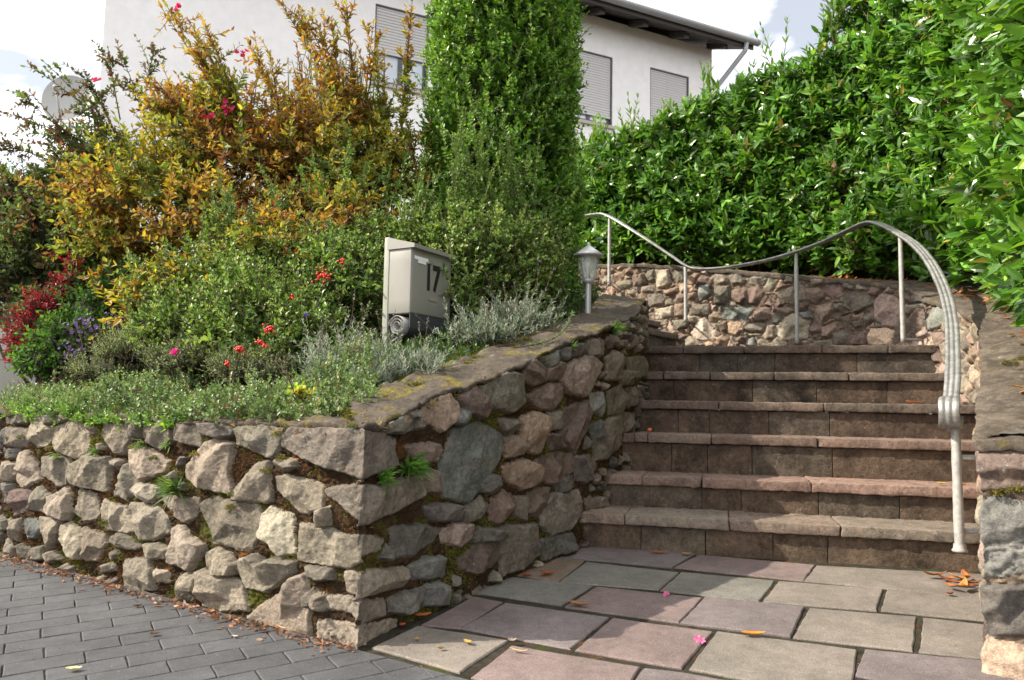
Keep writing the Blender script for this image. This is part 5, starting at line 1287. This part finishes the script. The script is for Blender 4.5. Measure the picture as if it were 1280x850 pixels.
lavender('silvery lavender clump growing right in front of the mailbox', 512, 3.02, .26, .15, 60, 52, flw=3)
lavender('grey lavender clump at the foot of the mailbox on its right side', 604, 3.5, .28, .20, 95, 53, flw=6)
lavender('lavender clump left of the mailbox, largest of them', 438, 3.2, .40, .22, 130, 54, flw=12)
lavender('lavender clump with greenish stems nearest the garden lamp', 650, 3.75, .32, .22, 80, 55, flw=5)
lavender('pale curry-like lavender tuft low at the wall top left of the mailbox', 478, 2.98, .2, .10, 60, 56)
# single long arching stem over the capping
st = thing('stonecrop_stem', 'single long pale green stem arching over the wall top towards the garden lamp', 'plant', at(640, 433, 3.35)); mb = MB(); ms = MB()
Q = spline([at(625, 436, 3.35), at(660, 432, 3.35), at(690, 424, 3.4), at(708, 409, 3.45), at(716, 391, 3.5)], 6); tube(ms, Q, np.linspace(.0035, .002, len(Q)), 6)
t_ = nrm(np.gradient(Q, axis=0)); K = 130; i_ = rv.randint(3, len(Q)-1, K); rad = nrm(rv.normal(0, 1, (K, 3))); leaves(mb, Q[i_]+t_[i_]*rv.uniform(0, .02, (K, 1)), rad+t_[i_]*.5, np.cross(rad, t_[i_]), .02, .004, np.tile((.16, .22, .09), (K, 1)), True)
mb.build('leaves', ML_grey, st, False); ms.build('stem', M_twig, st)

# ---- ground cover, asters, dianthus ------------------------------------
def cover(name, label, K, xs, Ys, hgt, lL, lW, pal, mat, seed, nl=6, Lr=(.03, .09), mask=None, cat=None, up=.8):
    r = np.random.RandomState(seed); pts_ = []
    px = r.uniform(*xs, K); Y = r.uniform(*Ys, K); x = (px-640)/F*Y; z, d = bedL(x, Y); ok = (d > -.015) & (px > 14+r.uniform(-10, 25, K))
    if mask is not None: ok &= mask(px, Y, x, d)
    x, Y, z = x[ok], Y[ok], z[ok]; q = np.stack([x, Y, x*0], 1); z = z+hgt*(np.clip(.5+fbm(q, 3.5, 3, seed), 0, 1.3))*r.uniform(.1, 1, len(x)); P = np.stack([x, Y, z], 1)
    D = nrm(np.array([0, -.15, up])+r.normal(0, .5, P.shape)); mb = MB(); a_, S = shoots(r, P, D, r.uniform(*Lr, len(P)), nl, lL, lW, pal, droop=.1, spread=.8)
    leaves(mb, *a_, True, .2, .1); stems(mb, S[:, ::2], .0012, .0008, (.08, .10, .04)); o = mb.build(name, mat, None, False); return o
gc = cover('ground_cover', '', 8000, (-60, 470), (2.55, 4.6), .12, .017, .011, palette([(.12, .19, .07), (.17, .25, .10), (.08, .13, .05), (.24, .30, .15), (.15, .12, .06)], [.3, .27, .2, .15, .08]), ML_small, 61, mask=lambda px, Y, x, d: (d < 2.2))
tag(gc, kind='stuff')
gc2 = cover('creeping_moss_cover', '', 5200, (10, 240), (2.8, 3.9), .07, .014, .011, palette([(.16, .30, .05), (.22, .36, .07), (.11, .21, .04)]), ML_small, 62, nl=5, Lr=(.02, .05), mask=lambda px, Y, x, d: (d < .42)); tag(gc2, kind='stuff')
gc3 = cover('dry_litter', '', 900, (250, 560), (2.3, 3.4), .012, .02, .010, palette([(.13, .07, .03), (.18, .10, .05), (.10, .12, .04), (.22, .17, .10)]), ML_soft, 63, nl=2, Lr=(.01, .03), mask=lambda px, Y, x, d: (d < .6), up=.3); tag(gc3, kind='stuff')
gc4 = cover('mixed_undergrowth', '', 3000, (480, 760), (3.2, 5.2), .10, .022, .010, palette([(.05, .10, .025), (.08, .15, .03), (.04, .07, .02)]), ML_small, 64, mask=lambda px, Y, x, d: (d > .28)); tag(gc4, kind='stuff')
# feathery grey-green mound
shrub('feathery_perennial', 'soft grey-green feathery mound behind the ground cover above the front wall', 'plant', onbed(200, 3.75), [E_(180, 440, 3.75, 60, 24), E_(250, 450, 3.6, 60, 28), E_(130, 465, 3.7, 45, 20), E_(320, 465, 3.4, 55, 24)], 900, (.08, .18), 12, .018, .005, palette([(.22, .28, .15), (.29, .34, .20), (.16, .22, .10)]), ML_small, 65, core=.6, dirup=.9, branches=6, brt=.003)
def asters(label, px, py, Y, w, h, K, seed):
    r = np.random.RandomState(seed); c_ = at(px, py, Y); b0 = onbed(px, Y); o = thing('aster', label, 'flower', b0, 'purple asters'); mb = MB(); ms = MB(); ml = MB()
    T_ = c_+np.stack([r.normal(0, w, K), r.normal(0, w*.6, K), r.normal(0, h, K)], 1); B_ = b0+r.normal(0, .04, (K, 3))*[1, 1, 0]; P = B_[:, None]+(T_-B_)[:, None]*np.linspace(0, 1, 5)[None, :, None]; stems(ms, P, .0018, .001)
    for p_ in T_:
        mb = MB(); flower(mb, p_, .011, (.20, .13, .34), 9, r); mb.build('flower_head', ML_petal, o, False)
    a_, S = shoots(r, B_, T_-B_, np.linalg.norm(T_-B_, axis=1), 9, .028, .007, palette([(.06, .11, .04), (.09, .14, .05)]), spread=.8); leaves(ml, *a_, True)
    ml.build('leaves', ML_soft, o, False); ms.build('stems', M_twig, o, False)
asters('lavender-blue asters under the crimson barberry', 108, 412, 4.0, .05, .04, 34, 71); asters('purple asters with browned stalks further right, beside dark gap under the orange shrub', 150, 402, 4.1, .05, .03, 26, 72); asters('bluish asters lowest in the bed near the street', 92, 440, 3.95, .05, .03, 22, 73)
def single(name, label, px, py, Y, c, r_, cat='flower', n=12, seed=1):
    r = np.random.RandomState(seed); c_ = at(px, py, Y); b0 = onbed(px+6, Y+.05); o = thing(name, label, cat, b0); mb = MB(); ms = MB()
    for q in range(3): flower(mb, c_-np.array([0, .004*q, 0]), r_*(1-.2*q), c, n, r)
    tube(ms, [b0, (b0+c_)/2+[.01, 0, .02], c_], .0018, 5); mb.build('petals', ML_petal, o, False); ms.build('stem', M_twig, o)
single('pink_flower', 'single magenta-pink bloom above the feathery mound', 219, 441, 3.35, (.65, .04, .30), .024, seed=3)
single('blue_flower', 'small violet-blue bloom between the red berries and the mailbox', 383, 394, 3.4, (.14, .10, .50), .014, seed=4)
# ---- tufts in the joints of the wall -----------------------------------
def on_lwall(px, py):
    """point on the face of the left wall under a picture position"""
    u_, Q, Nn = LWQ; z = at(px, py, 1.)
    X_, Y_ = Q[:, 0], Q[:, 1]; d = ray(px, py); best = None
    k = (X_*d[1]-Y_*d[0]); i = np.where(np.sign(k[:-1]) != np.sign(k[1:]))[0]
    i = i[np.argmin(Y_[i])]; t = Y_[i]/d[1]; p = CAM+d*t; return p, np.array([*Nn[i], 0])
def tuft(name, label, px, py, K, L_, wd_, cols, seed, droop=.5, n0=.015, upd=.6, group='tufts growing out of the wall joints'):
    r = np.random.RandomState(seed); p, n_ = on_lwall(px, py); p = p-n_*.008; o = thing(name, label, 'grass tuft' if 'grass' in name else 'fern', p, group)
    D = nrm(n_*.75+np.array([0, 0, upd])+r.normal(0, .5, (K, 3))); t = np.linspace(0, 1, 7); LL = L_*r.uniform(.55, 1.1, K)
    P = p+D[:, None]*(t[None, :, None]*LL[:, None, None])+r.normal(0, .006, (K, 1, 3)); P[..., 2] -= droop*(t**2)[None]*LL[:, None]
    T_ = nrm(np.gradient(P, axis=1)); S = nrm(np.cross(T_, n_+.2)); w = wd_*np.sin(np.pi*np.clip(t*.8+.18, 0, 1))[None, :, None]
    V = np.stack([P-S*w, P+S*w], 2).reshape(K, -1, 3); m = 14; i = (np.arange(K)*m)[:, None]+(np.arange(6)*2)[None]; f = np.stack([i, i+1, i+3, i+2], -1).reshape(-1, 4)
    mb = MB(); c = np.repeat(np.array(cols)[r.choice(len(cols), K)], m, 0); mb.add(V.reshape(-1, 3), f, c*r.uniform(.85, 1.15, (len(c), 1))); mb.build('blades', ML_soft, o, False)
GRB = [(.08, .15, .04), (.11, .19, .06), (.14, .20, .08)]
tuft('grass_tuft', 'largest spiky grey-green tuft in the middle of the front wall face', 218, 614, 150, .092, .0026, GRB, 81, .3)
tuft('grass_tuft', 'small dark tuft just under the top row of the front wall, left of centre', 176, 556, 40, .045, .002, GRB, 82)
tuft('grass_tuft', 'low pale tuft in the upper joint at the left of the front wall', 118, 565, 34, .04, .002, GRB, 83)
tuft('grass_tuft', 'thin weed sprig under the second stone row at far left of the front wall', 70, 570, 16, .035, .0025, [(.16, .24, .07), (.2, .28, .08)], 84)
tuft('grass_tuft', 'little green sprig beside the pale square stone of the front wall', 207, 556, 14, .035, .003, [(.14, .24, .05)], 85)
tuft('grass_tuft', 'bright yellow-green leafy sprig standing on the front wall top', 211, 533, 12, .06, .005, [(.25, .38, .07), (.2, .32, .06)], 86, .2)
tuft('fern', 'bright green fern spilling from under the big corner stone', 513, 588, 90, .10, .004, [(.10, .24, .04), (.14, .30, .05), (.07, .16, .03)], 87, .35)
tuft('fern', 'short green fronds along the bottom edge of the big corner stone', 480, 601, 60, .07, .0035, [(.10, .22, .04), (.14, .28, .05)], 88, .3)
tuft('grass_tuft', 'bushy green tuft at the far top of the shaded side wall near the lamp', 768, 415, 80, .09, .0025, [(.10, .19, .04), (.13, .22, .05)], 89, .3, upd=1.1)
tuft('grass_tuft', 'tiny fresh sprig on the shaded side wall top below the lamp', 717, 433, 14, .035, .0035, [(.16, .30, .06)], 90, .2)
# yellow-leaved seedling at the cap edge
shrub('seedling', 'little seedling with yellow-green leaves on the mossy wall top', 'plant', onbed(376, 2.72), [E_(376, 492, 2.72, 9, 9)], 9, (.03, .06), 3, .03, .02, palette([(.45, .42, .06), (.22, .34, .06)]), ML_soft, 95, core=0, branches=3, brt=.002)
# moss cushions on the capping and walls
def moss_part(parent, pts_, seed, nm='moss'):
    r = np.random.RandomState(seed); mb = MB()
    for (c_, rx, rz) in pts_:
        K = int(420*rx*rx*400)+60; v = nrm(r.normal(size=(K, 3))); v[:, 2] = abs(v[:, 2]); p = np.array(c_)+v*[rx, rx, rz]*r.uniform(.5, 1, (K, 1)); pal = palette([(.15, .13, .02), (.10, .10, .018), (.20, .16, .03), (.08, .10, .02)])
        leaves(mb, p, v*[1, 1, .4]+r.normal(0, .5, v.shape), v, .007, .004, pal(r, p, np.zeros(K, int), None), True)
    return mb.build(nm, ML_grey, parent, False)
mp_ = []
for k in range(170):
    px = rv.uniform(300, 700)**1.; Y = np.interp(px, [300, 340, 450, 500, 700], [2.85, 2.75, 2.6, 2.82, 3.85])+rv.uniform(-.12, .12); b_ = onbed(px, Y)
    mp_.append((b_+np.array([0, 0, .018]), rv.uniform(.015, .04), rv.uniform(.006, .014)))
moss_part(wl, mp_, 3)
mp_ = []
for px, py in ((165, 560), (190, 575), (305, 545), (310, 552), (290, 620), (330, 590), (345, 545), (286, 636), (440, 535), (128, 655), (25, 548), (10, 548), (242, 570), (60, 562), (350, 575)):
    p, n_ = on_lwall(px, py); mp_.append((p-n_*.006, .02, .016))
moss_part(wl, mp_, 4)
# fuzzy moss and dead roots in the joints
def joint_fuzz(wall_obj, parent, K, seed):
    r = np.random.RandomState(seed); me = wall_obj.data; n = len(me.polygons); c = np.zeros(n*3, np.float32); me.polygons.foreach_get('center', c); c = c.reshape(-1, 3); nn = np.zeros(n*3, np.float32); me.polygons.foreach_get('normal', nn); nn = nn.reshape(-1, 3)
    w = np.clip(fbm(c, 9, 4, seed)+.15, 0, 1)**1.2; w[c[:, 1] > 4.2] *= .1; k = r.choice(n, K, p=w/w.sum()); p = c[k]+nn[k]*r.uniform(0, .010, (K, 1)); g = fbm(p, 5, 3, seed+2) > .12
    col = np.where(g[:, None], palette([(.10, .11, .02), (.15, .14, .025), (.07, .09, .02)])(r, p, np.zeros(K, int), None), palette([(.14, .065, .022), (.09, .045, .02), (.20, .10, .035), (.06, .035, .018)])(r, p, np.zeros(K, int), None))
    d = nn[k]*.7+np.array([0, 0, -.3])+r.normal(0, .7, (K, 3)); mb = MB(); leaves(mb, p, d, r.normal(0, 1, (K, 3)), r.uniform(.006, .018, K), r.uniform(.0015, .004, K), col, True, .3, .3); mb.build('moss', ML_grey, parent, False)
joint_fuzz(LW_mortar, wl, 30000, 97)
mp_ = [(at(x_, y_, Y_), rx_, .014) for x_, y_, Y_, rx_ in ((1262, 614, 2.13, .035), (1280, 612, 2.1, .035), (1245, 618, 2.14, .02), (1272, 472, 2.75, .03), (1262, 455, 2.9, .03), (1285, 450, 2.8, .04))]
moss_part(wr, mp_, 5)

# ---- fallen leaves, petals, debris ---------------------------------------
M_fall = leaf_mat('fallen_leaf_skin', .5, .15, .3)
def fallen(label, p, L_, w_, ang, c, name='fallen_leaf', cat='leaf', curl=.25, tilt=0., n_=None):
    o_ = MB(); m = 9; t = np.linspace(0, 1, m); d = np.array([math.cos(ang), math.sin(ang), tilt]); s = np.array([-math.sin(ang), math.cos(ang), 0]); 
    hw = w_*.5*np.sin(np.pi*t**.85)**.8; zc = .004+curl*L_*.5*(2*t-1)**2
    V = []
    for i in range(m):
        c_ = np.array(p)+d*L_*(t[i]-.5)+Z3*zc[i]
        for a in (-1, -.5, 0, .5, 1): V.append(c_+s*hw[i]*a+Z3*(abs(a)**2*hw[i]*.5+.002*rv.rand()))
    o_.add(np.array(V), grid_faces(m, 5), np.array(c)*rv.uniform(.85, 1.15, (m*5, 1))); ob = o_.build(name, M_fall, None, True)
    mod = ob.modifiers.new('t', 'SOLIDIFY'); mod.thickness = .0006
    return tag(ob, label, cat, 'fallen leaves on the paving and steps')
def gp(px, py, up=.016): p = ong(px, py); return np.array([p[0], p[1], p[2]+up])
fallen('bright orange leaf lying alone on a beige slab in the foreground', gp(942, 802), .075, .026, .05, (.60, .24, .04))
fallen('tan curled leaf on a joint near the middle of the slabs', gp(724, 764), .075, .03, -.35, (.30, .14, .06))
fallen('reddish brown leaf at the base of the side wall, in the shade', gp(684, 724), .07, .03, .5, (.34, .09, .03))
fallen('rust leaf against the side wall just left of another in the shade', gp(657, 727), .06, .028, -.5, (.20, .06, .03))
fallen('orange leaf wedged at the wall foot next to the corner slab', gp(528, 778), .06, .026, .4, (.45, .13, .04))
fallen('small red leaf fragment at the foot of the corner stones', gp(503, 790), .03, .02, 1.2, (.40, .08, .04))
fallen('long reddish leaf lying at the foot of the lowest riser', gp(823, 697), .085, .024, -.1, (.42, .14, .08))
fallen('ochre leaf at the foot of the lowest riser, left of centre', gp(858, 699), .05, .022, .2, (.42, .28, .10))
fallen('yellow-brown crumpled leaf on the pale corner slab', gp(584, 812), .035, .02, 2.2, (.55, .33, .08))
fallen('dark brown crumb of leaf on the pale corner slab', gp(551, 820), .02, .015, .3, (.16, .09, .03))
fallen('small golden bud on the pale corner slab', gp(521, 808), .018, .014, .9, (.38, .24, .06))
fallen('straw-coloured twig-like leaf beside a slab joint', gp(648, 823), .055, .009, -.4, (.50, .34, .18))
fallen('beige nut-like husk on the joint beside the corner slab', gp(640, 811), .028, .024, .2, (.30, .25, .19), curl=.6)
fallen('pale yellow leaf on the grey pavers at bottom left', gp(92, 845, .013), .04, .02, .3, (.60, .55, .25))
fallen('dark leaf scrap on the grey pavers in front of the wall', gp(192, 800, .013), .03, .018, .3, (.12, .05, .02))
fallen('dark brown leaf scrap higher up the grey pavers', gp(171, 764, .013), .028, .016, .6, (.10, .05, .03))
fallen('thin straw lying on the pavers by the triangular stone', gp(353, 792, .013), .06, .006, -.5, (.55, .42, .25))
fallen('white chip on the grey pavers right of the dark scraps', gp(293, 803, .013), .022, .008, -.2, (.6, .5, .4))
s_p = lambda i, px, back: np.array([*(nose_pt(i, px)+np.array([.259, .966])*back), RB[i]+.004])
fallen('orange leaf lying on the fourth step from below at its right side', s_p(3, 1146, .06), .085, .026, .0, (.60, .20, .03))
fallen('yellow leaf on the second step behind the railing post', s_p(1, 1180, .08), .045, .022, .1, (.62, .42, .05))
fallen('orange leaf on the second step tight against the right wall', s_p(1, 1204, .06), .05, .022, -.2, (.55, .16, .03))
# orange berry on a step
mb = MB(); lathe(mb, s_p(2, 812, .04)+[0, 0, .004], [(0, 0), (.010, .003), (.013, .010), (.010, .018), (0, .021)], 12); tag(mb.build('fallen_fruit', plain('orange_fruit', (.60, .14, .02), .4), None), 'tiny round orange fruit on the left end of the third step', 'fruit')
for k, (px, py) in enumerate(((831, 750), (871, 808))):
    o_ = thing('fallen_blossom', ('small crumpled pink blossom on the mauve slab near the middle', 'larger pink blossom with pale stalk beside the orange leaf')[k], 'blossom', gp(px, py), 'pink blossoms dropped on the slabs'); mb = MB()
    for q in range(3): flower(mb, gp(px, py, .02)+rv.normal(0, .008, 3)*[1, 1, .3], (.010, .014)[k], (.62, .16, .33), 5, rv)
    mb.build('petals', ML_petal, o_, False)
# heap of leaves in the corner by the right wall
hp_ = [(1183, 731, .09, .3), (1196, 738, .10, -.5), (1205, 744, .09, .9), (1212, 736, .10, .1), (1190, 743, .06, 1.8), (1215, 745, .08, -1.), (1200, 730, .08, -.2), (1168, 728, .10, -.1), (1207, 731, .07, 1.3), (1187, 750, .03, 1.1)]
hc = [(.42, .16, .05), (.30, .10, .04), (.50, .24, .07), (.22, .08, .03)]
hl = ['leftmost, long yellow-edged', 'broad rust-coloured', 'steeply tilted brown', 'pale orange top', 'short dark', 'innermost brown, touching the wall', 'tawny rear', 'flat ochre outlying', 'small upright cinnamon', 'tiny dark red stray']
for k, (px, py, L_, a_) in enumerate(hp_):
    fallen(hl[k]+' leaf of the heap in the corner by the right wall', gp(px, py, .016+.006*(k % 3)), L_, .028, a_, hc[k % 4], tilt=.15*((k % 3)-1), curl=.4)
# litter along the foot of the front wall
mb = MB(); K = 950; px = rv.uniform(-60, 470, K)
wdir = nrm(np.array([-.839, .5446])); wn = np.array([-.5446, -.839])
s_ = rv.uniform(0, 3.2, K)
dd_ = np.abs(rv.normal(0, .035, K))+.005; P2 = c0+wdir*s_[:, None]+wn*dd_[:, None]; z_ = G(P2[:, 0], P2[:, 1])+.014+rv.uniform(0, .012, K)*np.exp(-dd_*20)
P = np.c_[P2, z_]; pal = palette([(.22, .10, .05), (.14, .06, .03), (.36, .22, .14), (.09, .045, .025), (.45, .30, .20)], [.3, .25, .15, .2, .1])
leaves(mb, P, rv.normal(0, 1, (K, 3))*[1, 1, .25], np.array([0, 0, 1])+rv.normal(0, .4, (K, 3)), rv.uniform(.008, .030, K), rv.uniform(.005, .013, K), pal(rv, P, np.zeros(K, int), None), True, .3, -.2)
tag(mb.build('leaf_litter', M_fall, None, False), kind='stuff')
# crumbs and grit scattered on the paving
mb = MB(); K = 260; P = np.array([gp(rv.uniform(0, 1210), rv.uniform(720, 850), .014) for _ in range(K)]); leaves(mb, P, rv.normal(0, 1, (K, 3))*[1, 1, .1], np.array([0, 0, 1])+rv.normal(0, .3, (K, 3)), rv.uniform(.003, .010, K), rv.uniform(.002, .005, K), pal(rv, P, np.zeros(K, int), None), True)
tag(mb.build('scattered_debris', M_fall, None, False), kind='stuff')
# leaves lying under the hedge on the wall top
mb = MB(); K = 500; q = rv.randint(0, len(hpth)-1, K); o2 = rv.uniform(-.05, .28, K); x_ = hpth[q, 0]+hN[q, 0]*o2+rv.normal(0, .05, K); y_ = hpth[q, 1]+hN[q, 1]*o2+rv.normal(0, .05, K); z_ = bedR(x_, y_)[0]+.035
P = np.stack([x_, y_, z_], 1); ok_ = bedR(x_, y_)[1] > .12; P = P[ok_]; K = len(P); leaves(mb, P, rv.normal(0, 1, (K, 3))*[1, 1, .2], np.array([0, 0, 1])+rv.normal(0, .3, (K, 3)), rv.uniform(.03, .07, K), rv.uniform(.012, .024, K), palette([(.40, .16, .05), (.25, .10, .04), (.50, .26, .08)])(rv, P, np.zeros(K, int), None), True, .3, -.15)
tag(mb.build('hedge_litter', M_fall, None, False), kind='stuff')
# ================================================================== light, sky, camera
SUN_AZ, SUN_EL = R(180+12), R(39)          # azimuth: direction towards the sun measured from +x, counter-clockwise
SUN_AZ = R(187)
sd_ = Vector((math.cos(SUN_AZ)*math.cos(SUN_EL), math.sin(SUN_AZ)*math.cos(SUN_EL), math.sin(SUN_EL)))
sun = bpy.data.lights.new('sun', 'SUN'); sun.energy = 4.9; sun.angle = R(.55); sun.color = (1., .915, .765)
so = bpy.data.objects.new('sun', sun); COL.objects.link(so); so.rotation_euler = (-sd_).to_track_quat('-Z', 'Y').to_euler(); so.location = (-8, 3, 9)
w = bpy.data.worlds.new('World'); sc.world = w; w.use_nodes = True; nt = w.node_tree; bgd = nt.nodes['Background']
sky = N(nt, 'ShaderNodeTexSky', sky_type='NISHITA', sun_disc=False); sky.sun_elevation = SUN_EL; sky.sun_rotation = math.pi/2-SUN_AZ
sky.air_density = 1.; sky.dust_density = 3.5; sky.ozone_density = 1.
tc = N(nt, 'ShaderNodeTexCoord'); mp = N(nt, 'ShaderNodeMapping'); mp.inputs['Scale'].default_value = (1., 1., 2.6); mp.inputs['Location'].default_value = (1.3, .35, .2)
nt.links.new(tc.outputs['Generated'], mp.inputs['Vector'])
nz = N(nt, 'ShaderNodeTexNoise'); nz.inputs['Scale'].default_value = 3.1; nz.inputs['Detail'].default_value = 9; nz.inputs['Roughness'].default_value = .55; nz.inputs['Distortion'].default_value = .3
nt.links.new(mp.outputs[0], nz.inputs['Vector'])
rc = ramp(nt, nz.outputs['Fac'], [(.40, .2), (.57, 1.)])
# clouds: brightest towards the sun
mx = N(nt, 'ShaderNodeMix', data_type='RGBA'); nt.links.new(rc.outputs['Color'], mx.inputs[0]); nt.links.new(sky.outputs[0], mx.inputs[6]); mx.inputs[7].default_value = (19., 18.8, 18.6, 1)
nt.links.new(mx.outputs[2], bgd.inputs['Color']); bgd.inputs['Strength'].default_value = .083
cam = bpy.data.cameras.new('camera'); co = bpy.data.objects.new('camera', cam); COL.objects.link(co); sc.camera = co
cam.sensor_width = 36; cam.lens = F/1280*36; cam.clip_start = .05; cam.clip_end = 2000
from mathutils import Matrix
co.matrix_world = Matrix(((_rt[0], _up[0], -_fw[0], 0), (_rt[1], _up[1], -_fw[1], 0), (_rt[2], _up[2], -_fw[2], H), (0, 0, 0, 1)))
cam.dof.use_dof = True; cam.dof.focus_distance = 2.9; cam.dof.aperture_fstop = 6.5
sc.render.resolution_x = 1024; sc.render.resolution_y = 680
sc.view_settings.view_transform = 'Standard'; sc.view_settings.look = 'None'; sc.view_settings.exposure = .80; sc.view_settings.gamma = 1
sc.view_settings.use_curve_mapping = False
sc.cycles.max_bounces = 8; sc.cycles.transparent_max_bounces = 4
